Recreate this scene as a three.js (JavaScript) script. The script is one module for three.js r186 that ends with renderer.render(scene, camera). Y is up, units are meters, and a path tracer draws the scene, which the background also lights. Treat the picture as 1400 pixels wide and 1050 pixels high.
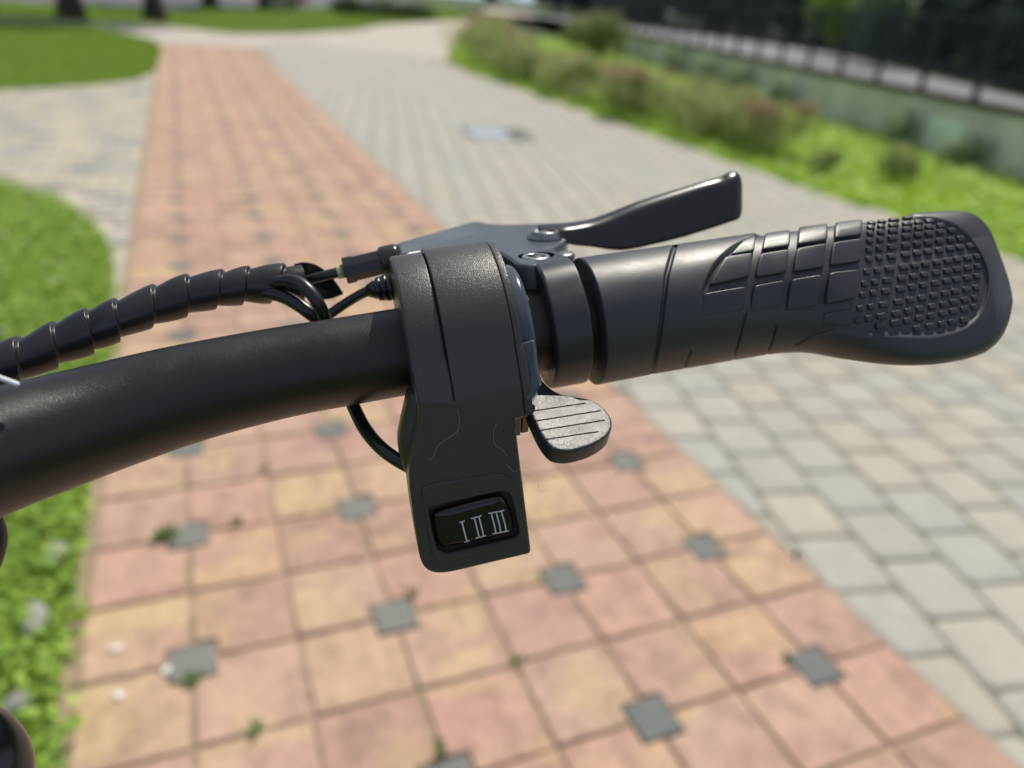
import * as THREE from 'three';
import { mergeGeometries, toCreasedNormals } from 'three/addons/utils/BufferGeometryUtils.js';
import { Brush, Evaluator, SUBTRACTION } from 'three-bvh-csg';

const V2 = THREE.Vector2, V3 = THREE.Vector3;
const scene = new THREE.Scene();

// ---------------------------------------------------------------- camera, sky, sun, exposure
const FOC = 1022.3;                                    // focal length of the photograph in its own pixels (1400 wide)
const CAM = new V3(0.3098, 1.1897, 1.1698);
const camBasis = new THREE.Matrix4().makeBasis(new V3(0.92599, 0.07434, 0.37017), new V3(0.109, 0.88604, -0.45061), new V3(-0.36148, 0.45761, 0.81236));
const camera = new THREE.PerspectiveCamera(2 * Math.atan(525 / FOC) * 180 / Math.PI, 1400 / 1050, 0.01, 600);
camera.position.copy(CAM);
camera.quaternion.setFromRotationMatrix(camBasis);
camera.focus = 0.180;
camera.userData.fStop = 7.3;

const SUN = new V3(0.38, 0.82, -0.42).normalize(), SKYLIGHT = 0.76;
{ // a bright summer sky with thin broken cloud, computed
  const W = 1024, H = 512, d = new Float32Array(W * H * 4), hash = (i, j, k) => { const s = Math.sin(i * 127.1 + j * 311.7 + k * 74.7) * 43758.5453; return s - Math.floor(s); };
  const vn = (x, y, z) => { const ix = Math.floor(x), iy = Math.floor(y), iz = Math.floor(z), f = (t) => t * t * (3 - 2 * t), a = f(x - ix), b = f(y - iy), c = f(z - iz), L = (p, q, t) => p + (q - p) * t; return L(L(L(hash(ix, iy, iz), hash(ix + 1, iy, iz), a), L(hash(ix, iy + 1, iz), hash(ix + 1, iy + 1, iz), a), b), L(L(hash(ix, iy, iz + 1), hash(ix + 1, iy, iz + 1), a), L(hash(ix, iy + 1, iz + 1), hash(ix + 1, iy + 1, iz + 1), a), b), c); };
  for (let row = 0; row < H; row++) for (let col = 0; col < W; col++) {
    const el = ((row + 0.5) / H - 0.5) * Math.PI, az = ((col + 0.5) / W - 0.5) * 2 * Math.PI, y = Math.sin(el), x = Math.cos(az) * Math.cos(el), z = Math.sin(az) * Math.cos(el), up = Math.max(0.03, y), hz = Math.exp(-up * 3.4);
    const c = [0.16 + 0.68 * hz, 0.255 + 0.77 * hz, 0.42 + 0.86 * hz], px = x / (up + 0.25) * 1.6, pz = z / (up + 0.25) * 1.6; let n = 0; for (let o = 0, a = 0.5, f = 1; o < 5; o++, a *= 0.5, f *= 2.05) n += a * vn(px * f + 7.3, o * 3.1, pz * f + 2.9);
    const cl = Math.min(1, Math.max(0, (n - 0.42) / 0.26)), glow = Math.pow(Math.max(0, x * SUN.x + y * SUN.y + z * SUN.z), 12) * 0.35;
    for (let k = 0; k < 3; k++) d[(row * W + col) * 4 + k] = (c[k] + ([0.78, 0.82, 0.88][k] - c[k]) * cl * 0.7 + glow) * SKYLIGHT; d[(row * W + col) * 4 + 3] = 1;
  }
  const t = new THREE.DataTexture(d, W, H, THREE.RGBAFormat, THREE.FloatType); t.mapping = THREE.EquirectangularReflectionMapping; t.magFilter = THREE.LinearFilter; t.needsUpdate = true;
  scene.background = t; scene.environment = t;
}
const sun = new THREE.DirectionalLight(new THREE.Color(1, 0.94, 0.83), 4.7);
sun.position.copy(SUN).multiplyScalar(60); sun.castShadow = true;
sun.shadow.mapSize.set(4096, 4096);
Object.assign(sun.shadow.camera, { left: -30, right: 30, top: 30, bottom: -30, near: 1, far: 150 });
scene.add(sun, sun.target);
const renderer = new THREE.WebGLRenderer({ antialias: true });
renderer.shadowMap.enabled = true;
renderer.toneMapping = THREE.LinearToneMapping;
renderer.toneMappingExposure = 0.955;

// ---------------------------------------------------------------- helpers
function rng(seed) { let s = seed >>> 0; return () => { s = (s + 0x6d2b79f5) >>> 0; let t = Math.imul(s ^ (s >>> 15), 1 | s); t = (t + Math.imul(t ^ (t >>> 7), 61 | t)) ^ t; return ((t ^ (t >>> 14)) >>> 0) / 4294967296; }; }
const used = new Map();
function numbered(n) { const k = used.get(n) ?? 0; used.set(n, k + 1); return k ? n + '_' + String(k).padStart(3, '0') : n; }
function tag(o, label, category, group) { o.userData.label = label; o.userData.category = category; if (group) o.userData.group = group; return o; }
function thing(name, label, category, pos = [0, 0, 0], group) {
  const g = new THREE.Group(); g.name = numbered(name); g.position.set(...pos); scene.add(g); return tag(g, label, category, group);
}
function mesh(name, geo, mat, parent = scene) {
  const m = new THREE.Mesh(geo, mat); m.name = parent === scene ? numbered(name) : name; m.castShadow = m.receiveShadow = true; parent.add(m); return m;
}
function struct(name, geo, mat, parent = scene) { const m = mesh(name, geo, mat, parent); m.userData.kind = 'structure'; return m; }
const smooth = (a, b, x) => { const t = Math.min(1, Math.max(0, (x - a) / (b - a))); return t * t * (3 - 2 * t); };
const lerp = (a, b, t) => a + (b - a) * t;
function table(xs, ys) { return (x) => { if (x <= xs[0]) return ys[0]; for (let i = 1; i < xs.length; i++) if (x <= xs[i]) return lerp(ys[i - 1], ys[i], (x - xs[i - 1]) / (xs[i] - xs[i - 1])); return ys[ys.length - 1]; }; }

// tileable value noise on a lattice of n cells
function noiseField(seed, n) {
  const r = rng(seed), g = new Float32Array(n * n).map(() => r());
  return (x, y) => { x *= n; y *= n; const ix = Math.floor(x), iy = Math.floor(y), fx = x - ix, fy = y - iy, sx = fx * fx * (3 - 2 * fx), sy = fy * fy * (3 - 2 * fy), at = (i, j) => g[(((j % n) + n) % n) * n + (((i % n) + n) % n)];
    return lerp(lerp(at(ix, iy), at(ix + 1, iy), sx), lerp(at(ix, iy + 1), at(ix + 1, iy + 1), sx), sy); };
}
function fbm(seed, n, oct) { const f = Array.from({ length: oct }, (_, i) => noiseField(seed + i * 17, n << i)); return (x, y) => { let s = 0, a = 0.5, w = 0; for (const q of f) { s += a * q(x, y); w += a; a *= 0.55; } return s / w; }; }
function tex(size, fn, srgb) {
  const d = new Uint8Array(size * size * 4);
  for (let y = 0; y < size; y++) for (let x = 0; x < size; x++) { const c = fn(x / size, y / size), o = (y * size + x) * 4; for (let k = 0; k < 3; k++) { let q = c[k]; if (srgb) q = q <= 0.0031308 ? q * 12.92 : 1.055 * Math.pow(q, 1 / 2.4) - 0.055; d[o + k] = Math.max(0, Math.min(255, q * 255)); } d[o + 3] = 255; }
  const t = new THREE.DataTexture(d, size, size); t.wrapS = t.wrapT = THREE.RepeatWrapping; t.magFilter = THREE.LinearFilter; t.minFilter = THREE.LinearMipmapLinearFilter; t.generateMipmaps = true;
  if (srgb) t.colorSpace = THREE.SRGBColorSpace; t.needsUpdate = true; return t;
}
const rep = (t, x, y = x) => { const c = t.clone(); c.repeat.set(x, y); c.needsUpdate = true; return c; };
const std = (o) => new THREE.MeshStandardMaterial({ side: THREE.DoubleSide, ...o });
const rgb = (r, g, b) => new THREE.Color().setRGB(r, g, b);

// ================================================================= THE GROUND
// paving runs along -z; x = 0 is the left edge of the red strip
const P = (x, z, y = 0) => new V3(x, y, -z);
function sheet(name, pts, y, mat, uvScale = 1) {
  const s = new THREE.Shape(pts.map(([x, z]) => new V2(x, z)));
  const g = new THREE.ShapeGeometry(s, 12); const p = g.attributes.position, uv = g.attributes.uv;
  for (let i = 0; i < p.count; i++) { const x = p.getX(i), z = p.getY(i); p.setXYZ(i, x, y, -z); uv.setXY(i, x * uvScale, z * uvScale); }
  g.computeVertexNormals(); return struct(name, g, mat);
}
const fA = fbm(3, 4, 5), fB = fbm(31, 6, 5), fC = fbm(77, 24, 3), fD = fbm(131, 3, 4);
const soilTex = tex(512, (x, y) => { const a = fB(x, y), b = fC(x, y), g = smooth(0.3, 0.65, a); return [lerp(0.075, 0.06, g) * (0.6 + b * 0.8), lerp(0.07, 0.105, g) * (0.6 + b * 0.8), lerp(0.04, 0.022, g) * (0.6 + b * 0.8)]; }, true);
const grainTex = tex(512, (x, y) => { const v = 0.55 * fC(x, y) + 0.45 * fB(x, y); return [v, v, v]; });
const tileTex = tex(1024, (x, y) => {
  const a = fA(x, y), b = fD(x + 0.31, y * 1.7), c = fC(x, y), yl = smooth(0.46, 0.7, a), rd = smooth(0.5, 0.72, b), sp = 0.77 + 0.38 * c;
  let r = lerp(0.455, 0.478, yl), g = lerp(0.304, 0.342, yl), bl = lerp(0.232, 0.22, yl);
  const dt = 1 - 0.22 * smooth(0.55, 0.75, fB(x * 1.3 + 0.2, y * 1.1)); r = lerp(r, 0.41, rd * 0.8) * dt; g = lerp(g, 0.255, rd * 0.8) * dt; bl = lerp(bl, 0.21, rd * 0.8) * dt;
  return [r * sp, g * sp, bl * sp];
}, true);
const greyTex = tex(1024, (x, y) => { const a = fA(x, y), c = fC(x, y), s = 0.82 + 0.2 * a + 0.16 * c; return [0.38 * s, 0.366 * s, 0.318 * s]; }, true);
const bedTex = tex(512, (x, y) => { const a = fB(x, y), c = fC(x, y), m = smooth(0.58, 0.72, a) * 0.5; return [lerp(0.38, 0.22, m) * (0.6 + 0.7 * c), lerp(0.27, 0.22, m) * (0.6 + 0.7 * c), lerp(0.2, 0.12, m) * (0.6 + 0.7 * c)]; }, true);
const sandTex = tex(512, (x, y) => { const a = fB(x, y), c = fC(x, y), m = smooth(0.6, 0.74, a) * 0.4; return [lerp(0.215, 0.18, m) * (0.7 + 0.55 * c), lerp(0.21, 0.19, m) * (0.7 + 0.55 * c), lerp(0.17, 0.12, m) * (0.7 + 0.55 * c)]; }, true);
const bump = rep(grainTex, 1.2);
const soilMat = std({ map: soilTex, roughness: 1, bumpMap: bump, bumpScale: 0.02 });
const gr = new THREE.PlaneGeometry(700, 700); gr.rotateX(-Math.PI / 2); { const uv = gr.attributes.uv; for (let i = 0; i < uv.count; i++) uv.setXY(i, uv.getX(i) * 420, uv.getY(i) * 420); } gr.translate(0, -0.034, 0);
struct('ground', gr, soilMat);

// a paving stone: any simple outline [x, z], rounded top edge, uneven height, its own bit of the mottled texture
function stone(poly, bevel, drop, r, lift = 0, deep = bevel) {
  const n = poly.length; let area = 0; for (let i = 0; i < n; i++) { const [a, b] = poly[i], [c, d] = poly[(i + 1) % n]; area += a * d - c * b; }
  if (area < 0) poly = [...poly].reverse();
  const inset = (q) => poly.map((p, i) => { const a = poly[(i + n - 1) % n], b = poly[(i + 1) % n]; const d1 = new V2(p[0] - a[0], p[1] - a[1]).normalize(), d2 = new V2(b[0] - p[0], b[1] - p[1]).normalize(), n1 = new V2(-d1.y, d1.x), n2 = new V2(-d2.y, d2.x), m = n1.clone().add(n2), k = q / Math.max(0.35, 1 + n1.dot(n2)); return [p[0] + m.x * k, p[1] + m.y * k]; });
  const cx = poly.reduce((s, p) => s + p[0], 0) / n, cz = poly.reduce((s, p) => s + p[1], 0) / n, tx = (r() - 0.5) * 0.012, tz = (r() - 0.5) * 0.012, h0 = lift + (r() - 0.5) * 0.002, ox = r() * 7, oz = r() * 7;
  const H = (p, y) => [p[0], y + h0 + (p[0] - cx) * tx + (p[1] - cz) * tz, -p[1]];
  const rings = [[inset(0), -drop], [inset(0), -deep], [inset(bevel * 0.45), -deep * 0.35], [inset(bevel * 1.25), 0]];
  const pos = [], uv = [], idx = [];
  for (const [pl, y] of rings) for (const p of pl) { pos.push(...H(p, y)); uv.push(p[0] + ox, p[1] + oz); }
  for (let k = 0; k < 3; k++) for (let i = 0; i < n; i++) { const a = k * n + i, b = k * n + (i + 1) % n, c = a + n, d = b + n; idx.push(a, b, d, a, d, c); }
  const top = rings[3][0].map((p) => new V2(...p));
  for (const f of THREE.ShapeUtils.triangulateShape(top, [])) idx.push(3 * n + f[0], 3 * n + f[1], 3 * n + f[2]);
  const g = new THREE.BufferGeometry(); g.setAttribute('position', new THREE.Float32BufferAttribute(pos, 3)); g.setAttribute('uv', new THREE.Float32BufferAttribute(uv, 2)); g.setIndex(idx); g.computeVertexNormals(); return g;
}
function rounded(poly, c) { const out = [], n = poly.length; for (let i = 0; i < n; i++) { const p = poly[i], a = poly[(i + n - 1) % n], b = poly[(i + 1) % n]; for (const q of [a, b]) { const dx = q[0] - p[0], dz = q[1] - p[1], l = Math.hypot(dx, dz), k = Math.min(c, l * 0.4) / l; out.push([p[0] + dx * k, p[1] + dz * k]); } } return out; }
function clip(poly, inside, cross) { const out = []; for (let i = 0; i < poly.length; i++) { const a = poly[i], b = poly[(i + 1) % poly.length], ia = inside(a), ib = inside(b); if (ia) out.push(a); if (ia !== ib) out.push(cross(a, b)); } return out; }
const clipX = (poly, x, sign) => clip(poly, (p) => (p[0] - x) * sign >= 0, (a, b) => { const t = (x - a[0]) / (b[0] - a[0]); return [x, a[1] + (b[1] - a[1]) * t]; });
function inPoly(pts, x, z) { let c = false; for (let i = 0, j = pts.length - 1; i < pts.length; j = i++) { const [xi, zi] = pts[i], [xj, zj] = pts[j]; if ((zi > z) !== (zj > z) && x < (xj - xi) * (z - zi) / (zj - zi) + xi) c = !c; } return c; }
// the stones that show largest become parts, the others are joined by material
function lay(parent, name, list, mats) {
  const seen = (s) => { const q = P(s.c[0], s.c[1]).sub(CAM), b = new V3(-0.36148, 0.45761, 0.81236), d = -q.dot(b), x = q.dot(new V3(0.92599, 0.07434, 0.37017)) / d, y = q.dot(new V3(0.109, 0.88604, -0.45061)) / d; return d > 0 && Math.abs(x) < 0.75 && Math.abs(y) < 0.58 ? 1 / d : 0; };
  list.forEach((s) => { s.v = seen(s); }); list.sort((a, b) => b.v - a.v);
  const far = mats.map(() => []);
  list.forEach((s, i) => { if (i < 298) { const m = mesh(i ? name + '_' + String(i).padStart(3, '0') : name, s.g, mats[s.m], parent); m.castShadow = false; } else far[s.m].push(s.g); });
  const geos = far.map((f) => (f.length ? mergeGeometries(f) : null)); const keep = geos.map((g, i) => [g, i]).filter(([g]) => g);
  if (keep.length) { const g = mergeGeometries(keep.map(([q]) => q), true); const m = mesh(name + 's_beyond', g, keep.map(([, i]) => mats[i]), parent); m.userData.kind = 'stuff'; m.castShadow = false; }
}

// ---- red strip: 8 tiles wide, four tiles share one small dark square
const tb = rep(grainTex, 3);
const tileMats = [[1, 1, 1], [1.07, 1.06, 1.02], [0.9, 0.86, 0.85], [1.05, 1.07, 0.96], [0.96, 0.92, 0.95], [1.04, 0.97, 0.95]].map((c) => std({ map: rep(tileTex, 1.6), color: rgb(...c), roughness: 0.9, bumpMap: tb, bumpScale: 0.0016 }));
const squareMats = [[0.17, 0.175, 0.16], [0.2, 0.2, 0.18], [0.15, 0.16, 0.15]].map((c) => std({ color: rgb(...c), map: rep(tex(256, (x, y) => { const v = 0.75 + 0.4 * fC(x, y); return [v, v, v]; }), 4), roughness: 0.9, bumpMap: tb, bumpScale: 0.0014 }));
const red = sheet('red_paving', [[-0.03, -2], [1.62, -2], [1.62, 15.02], [-0.03, 15.02]], -0.0085, std({ map: rep(bedTex, 1.7), roughness: 1, bumpMap: bump, bumpScale: 0.006 }));
{
  const T = 0.2, J = 0.005, h = 0.047, r = rng(11), tiles = [], squares = [];
  for (let j = -6; j < 75; j++) for (let i = 0; i < 8; i++) {
    const x0 = i * T + J, x1 = (i + 1) * T - J, z0 = j * T + J, z1 = (j + 1) * T - J, sx = i % 2 === 0 ? 1 : 0, sz = ((j % 2) + 2) % 2 === 1 ? 1 : 0;   // which corner the square takes
    const hx = sx ? x1 + J - h : x0 - J + h, hz = sz ? z1 + J - h : z0 - J + h, cX = sx ? x1 : x0, cZ = sz ? z1 : z0, oX = sx ? x0 : x1, oZ = sz ? z0 : z1;
    let p = [[oX, oZ], [cX, oZ], [cX, hz], [hx, hz], [hx, cZ], [oX, cZ]];
    const jx = (r() - 0.5) * 0.004, jz = (r() - 0.5) * 0.004; p = p.map(([x, z]) => [x + jx, z + jz]);
    tiles.push({ c: [x0 + T / 2, z0 + T / 2], g: stone(p, 0.005, 0.009, r, 0, 0.004), m: Math.floor(r() * 6) });
    if (sx && sz) { const c = h - 0.005, ex = (i + 1) * T + (r() - 0.5) * 0.004, ez = (j + 1) * T + (r() - 0.5) * 0.004; squares.push({ c: [ex, ez], g: stone([[ex - c, ez - c], [ex + c, ez - c], [ex + c, ez + c], [ex - c, ez + c]], 0.004, 0.009, r, 0, 0.0035), m: Math.floor(r() * 3) }); }
  }
  lay(red, 'paving_tile', tiles, tileMats);
  lay(red, 'corner_stone', squares, squareMats);
}
// ---- grey pavers on the right, laid a little askew to the strip
const greyMats = [[1, 1, 1], [1.05, 1.03, 0.99], [0.96, 0.98, 0.99], [1.05, 1.0, 0.95], [0.97, 0.98, 0.95]].map((c) => std({ map: rep(greyTex, 1.3), color: rgb(...c), roughness: 0.9, bumpMap: tb, bumpScale: 0.0018 }));
const sandMat = std({ map: rep(sandTex, 1.3), roughness: 1, bumpMap: bump, bumpScale: 0.006 });
const greyPts = [[1.6, -2.2], [4.92, -2.2], [4.92, 12.4], [5.1, 13.5], [5.3, 14.6], [2.6, 17.2], [1.62, 15.4]];
const grey = sheet('grey_paving', greyPts, -0.0095, sandMat);
{
  const list = [], r = rng(23), ang = Math.atan2(0.225, 0.974), ca = Math.cos(ang), sa = Math.sin(ang), W = 0.189, L = 0.2;
  for (let i = -36; i < 34; i++) for (let j = -18; j < 96; j++) {
    const u = (i + 0.35) * W, v = (j + (((i % 2) + 2) % 2) * 0.5 + 0.1) * L, cx = 1.8 + u * ca + v * sa, cz = -0.3 - u * sa + v * ca;
    if (cx < 1.45 || cz < -2 || (cx > 4.95 && cz < 12) || (cz > 11.5 && (!inPoly(greyPts, cx, cz) || !inPoly(greyPts, cx + 0.12, cz + 0.1) || !inPoly(greyPts, cx - 0.05, cz + 0.12)))) continue;
    const a = W / 2 - 0.005, b = L / 2 - 0.005, w = 0.011;
    let p = [[-a, -b], [0, -b - 0.0], [a, -b], [a - w * 0.5, -b * 0.35], [a - w * 0.5, b * 0.35], [a, b], [0, b], [-a, b], [-a + w * 0.5, b * 0.35], [-a + w * 0.5, -b * 0.35]];
    p = rounded([p[0], p[2], p[5], p[7]], 0.02).map(([x, z]) => [cx + x * ca + z * sa, cz - x * sa + z * ca]);
    p = clipX(p, 1.606, 1); if (p.length < 3) continue;
    let ar = 0; p.forEach((q, k) => { const s = p[(k + 1) % p.length]; ar += q[0] * s[1] - s[0] * q[1]; }); if (Math.abs(ar) < 0.006) continue;
    list.push({ c: [cx, cz], g: stone(p, 0.017, 0.009, r, -0.001, 0.006), m: Math.floor(r() * 5) });
  }
  lay(grey, 'paver', list, greyMats);
}
const concTex = tex(512, (x, y) => { const s = 0.8 + 0.3 * fB(x, y) + 0.1 * fC(x, y); return [0.44 * s, 0.395 * s, 0.34 * s]; }, true);
const concMat = std({ map: rep(concTex, 0.5), roughness: 0.95, bumpMap: bump, bumpScale: 0.004 });
// ---- side path on the left, cream and grey pavers mixed
const nearEdge = [[-0.02, 1.3], [-0.06, 2.2], [-0.11, 2.75], [-0.22, 3.17], [-0.42, 3.67], [-0.78, 4.12], [-1.7, 4.6], [-3.4, 4.9], [-8, 5]];
const farEdge = [[-8, 7.3], [-3, 7.65], [-1.41, 8.15], [-0.7, 8.7], [-0.22, 9.4], [-0.03, 10.4]];
const sidePts = [...nearEdge, ...farEdge];
const side = sheet('side_path', sidePts, -0.0165, concMat);
const creamMats = [[1.02, 1.0, 0.97], [0.9, 0.92, 0.92], [1.22, 1.12, 0.96], [0.8, 0.82, 0.82], [1.15, 1.08, 0.97]].map((c) => std({ map: rep(greyTex, 1.3), color: rgb(...c), roughness: 0.9, bumpMap: tb, bumpScale: 0.0018 }));
{
  const list = [], r = rng(29), L = 0.2, W = 0.165;
  for (let j = 0; j < 62; j++) for (let i = -26; i < 1; i++) {
    const cx = (i + (j % 2) * 0.5) * L - 0.02, cz = 1.2 + j * W; if (cx < -5.2 || cx > 0.02 || ![[-0.09, -0.07], [0.09, -0.07], [0.09, 0.07], [-0.09, 0.07]].every(([u, v]) => inPoly(sidePts, Math.min(cx + u, -0.04), cz + v))) continue;
    const a = L / 2 - 0.006, b = W / 2 - 0.006; let p = rounded([[cx - a, cz - b], [cx + a, cz - b], [cx + a, cz + b], [cx - a, cz + b]], 0.008); p = clipX(p, -0.034, -1); if (p.length < 3) continue;
    list.push({ c: [cx, cz], g: stone(p, 0.006, 0.014, r, -0.002), m: Math.floor(r() * 5) });
  }
  lay(side, 'paver', list, creamMats);
}
// ---- cross path of pale concrete and the asphalt road beyond
sheet('cross_path', [[-14, 17.6], [-3.4, 18.7], [-1.5, 18.9], [-0.3, 15.9], [-0.03, 14.98], [1.62, 14.98], [1.62, 15.3], [2.6, 17.1], [5.3, 14.6], [6.4, 18], [9.4, 26], [15.5, 38], [24, 54], [50, 110], [40, 110], [21, 54], [13.4, 38.9], [7.05, 28.1], [5.36, 23.8], [2.95, 20.1], [1.5, 18.75], [0.06, 20.2], [-1.5, 19.9], [-4, 19.6], [-14, 19]], -0.0205, concMat);
const asphTex = tex(512, (x, y) => { const s = 0.6 + 0.5 * fC(x, y) + 0.3 * fB(x, y); return [0.115 * s, 0.11 * s, 0.125 * s]; }, true);
sheet('road', [[-60, 24.5], [-2.5, 27], [1, 30], [4.5, 38], [9, 46], [16, 62], [30, 100], [-60, 100]], -0.0245, std({ map: rep(asphTex, 0.7), roughness: 0.92, bumpMap: bump, bumpScale: 0.006 }));

// ---------------------------------------------------------------- grass
const C = (r, g, b) => [r, g, b];
function grassBlades(name, label, n, place, hMin, hMax, width, cols, seed, trans = 0.42) {
  const r = rng(seed);
  const g = new THREE.BufferGeometry(), w = width;
  g.setAttribute('position', new THREE.Float32BufferAttribute([-w, 0, 0, w, 0, 0, -w * 0.75, 0.5, 0.06, w * 0.75, 0.5, 0.06, 0, 1, 0.3], 3)); g.setIndex([0, 1, 3, 0, 3, 2, 2, 3, 4]); g.computeVertexNormals();
  const m = new THREE.InstancedMesh(g, new THREE.MeshPhysicalMaterial({ side: THREE.DoubleSide, roughness: 0.75, specularIntensity: 0.5, transmission: trans, thickness: 0 }), n);
  const o = new THREE.Object3D(), c = new THREE.Color(); let k = 0;
  while (k < n) {
    const q = place(r); if (!q) continue; const h = lerp(hMin, hMax, r() * r() * 0.6 + r() * 0.4) * (q[2] ?? 1);
    o.position.set(q[0], -0.034, -q[1]); o.rotation.set((r() - 0.3) * 1.7, r() * 6.283, (r() - 0.5) * 1.5, 'YXZ'); o.scale.set(1, h, h); o.updateMatrix(); m.setMatrixAt(k, o.matrix);
    const f = r(), a = cols[Math.floor(r() * cols.length)], b = 0.75 + 0.5 * f; c.setRGB(a[0] * b, a[1] * b, a[2] * b); m.setColorAt(k, c); k++;
  }
  m.name = numbered(name); m.userData.kind = 'stuff'; m.castShadow = m.receiveShadow = true; tag(m, label, 'grass'); scene.add(m); return m;
}
const lawnL = [[0.0, -1.2], [0.012, -0.15], [-0.012, 0.3], [-0.012, 1.0], [-0.02, 1.35], [-0.05, 2.2], [-0.1, 2.75], [-0.21, 3.17], [-0.4, 3.67], [-0.77, 4.12], [-1.7, 4.6], [-3.2, 4.85], [-3.2, -1.2]];
const patch = noiseField(5, 16);
const greens = [C(0.38, 0.54, 0.05), C(0.45, 0.6, 0.06), C(0.29, 0.46, 0.045), C(0.52, 0.62, 0.11)];
const inL = (r, x0) => { const x = lerp(x0, 0.03, r()), z = lerp(-1, 4.9, r()); return inPoly(lawnL, x + 0.012 * Math.sin(z * 23) + 0.01 * (r() - 0.5), z) ? [x, z, 0.7 + 0.7 * patch(x * 0.3 + 5, z * 0.3 + 5)] : null; };
grassBlades('grass', 'lush weedy grass along the left edge of the red tile strip', 95000, (r) => inL(r, r() < 0.5 ? -1.0 : -3.0), 0.035, 0.085, 0.0018, greens, 41);
// clover leaves among the grass
function clover(name, label, n, place, size, cols, seed, y0, y1, cat) {
  const r = rng(seed), parts = [];
  for (let k = 0; k < 3; k++) { const c = new THREE.CircleGeometry(size, 7); c.rotateX(-Math.PI / 2 + 0.25); c.translate(0, 0, size * 0.95); c.rotateY(k * 2.094); parts.push(c); }
  const m = new THREE.InstancedMesh(mergeGeometries(parts), new THREE.MeshPhysicalMaterial({ side: THREE.DoubleSide, roughness: 0.7, specularIntensity: 0.5, transmission: 0.35, thickness: 0 }), n);
  const o = new THREE.Object3D(), c = new THREE.Color(); let k = 0;
  while (k < n) { const q = place(r); if (!q) continue; const s = 0.6 + 0.8 * r(); o.position.set(q[0], lerp(y0, y1, r()), -q[1]); o.rotation.set((r() - 0.5) * 1.0, r() * 6.283, (r() - 0.5) * 1.0); o.scale.setScalar(s); o.updateMatrix(); m.setMatrixAt(k, o.matrix); const a = cols[Math.floor(r() * cols.length)], b = 0.75 + 0.5 * r(); c.setRGB(a[0] * b, a[1] * b, a[2] * b); m.setColorAt(k, c); k++; }
  m.name = numbered(name); m.userData.kind = 'stuff'; m.castShadow = m.receiveShadow = true; tag(m, label, cat); scene.add(m); return m;
}
clover('clover_leaves', 'round clover and weed leaves mixed into the grass beside the red strip', 17000, (r) => inL(r, r() < 0.6 ? -0.8 : -3), 0.0048, [C(0.33, 0.5, 0.06), C(0.42, 0.58, 0.11), C(0.25, 0.42, 0.055)], 43, -0.01, 0.04, 'weeds');
{ // white clover flowers, a mass of small heads
  const r = rng(47), n = 260, m = new THREE.InstancedMesh(new THREE.IcosahedronGeometry(0.008, 1), std({ color: rgb(0.62, 0.62, 0.5), roughness: 0.8 }), n), o = new THREE.Object3D(); let k = 0;
  while (k < n) { const q = inL(r, -2.6); if (!q || q[1] < 1.2) continue; o.position.set(q[0], 0.03 + r() * 0.035, -q[1]); o.scale.setScalar(0.6 + r() * 0.7); o.updateMatrix(); m.setMatrixAt(k++, o.matrix); }
  m.name = 'clover_flowers'; m.userData.kind = 'stuff'; m.castShadow = true; tag(m, 'small white clover flowers dotted through the grass on the left', 'flowers'); scene.add(m);
}
const lawnF = [[-9, 8.0], [-3, 7.7], [-1.41, 8.2], [-0.7, 8.75], [-0.22, 9.45], [-0.05, 10.4], [0.0, 12.6], [-0.02, 14.5], [-0.2, 15.6], [-1.4, 18.8], [-3.3, 18.6], [-9, 17.6]];
grassBlades('grass', 'rounded far lawn of short grass left of the red strip end', 70000, (r) => { const x = -9 * r() * r(), z = lerp(7.6, 19, r()); return inPoly(lawnF, x, z) ? [x, z] : null; }, 0.05, 0.1, 0.007, [C(0.36, 0.5, 0.07), C(0.39, 0.52, 0.085), C(0.32, 0.46, 0.07)], 53);
const wallX = (z) => 7.65 + 0.2715 * (z - 3.95), lawnX = table([-2, 11.5, 13.5, 14.6, 18, 26, 30], [4.88, 4.9, 5.1, 5.35, 6.5, 9.6, 11.5]);
const inR = (r) => { const z = lerp(-0.6, 25, Math.pow(r(), 1.8)), x = lerp(4.84, 13, r()); return x < wallX(z) && x > lawnX(z) + 0.05 * Math.sin(z * 5) ? [x, z, 0.6 + 0.9 * patch(x * 0.2 + 3, z * 0.2 + 3)] : null; };
grassBlades('grass', 'bright yellow green grass strip between rose bushes and fence wall', 190000, inR, 0.06, 0.13, 0.006, [C(0.56, 0.72, 0.1), C(0.6, 0.76, 0.11), C(0.5, 0.67, 0.09), C(0.64, 0.76, 0.14)], 59, 0.52);
clover('weed_leaves', 'broad weed leaves scattered in the grass below the fence wall', 10000, inR, 0.015, [C(0.42, 0.6, 0.09), C(0.48, 0.64, 0.1), C(0.32, 0.5, 0.08)], 61, 0.01, 0.09, 'weeds');
const roadEdge = table([-16, -2.5, 1, 4.5, 9, 16, 24], [25.8, 27, 30, 38, 46, 62, 78]), pathEdge = table([-16, -4, -1.5, 0.06, 1.5, 2.95, 5.36, 7.05, 13.4, 21], [19.1, 19.7, 20, 20.3, 18.9, 20.3, 24, 28.3, 39, 54.5]);
grassBlades('grass', 'strip of lawn behind the cross path below the tree trunks', 90000, (r) => { const x = lerp(-15, 21, r()), a = pathEdge(x), b = roadEdge(x); return b > a ? [x, lerp(a, b, r())] : null; }, 0.06, 0.12, 0.014, [C(0.36, 0.5, 0.07), C(0.4, 0.52, 0.085), C(0.3, 0.44, 0.06)], 67);

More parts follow.
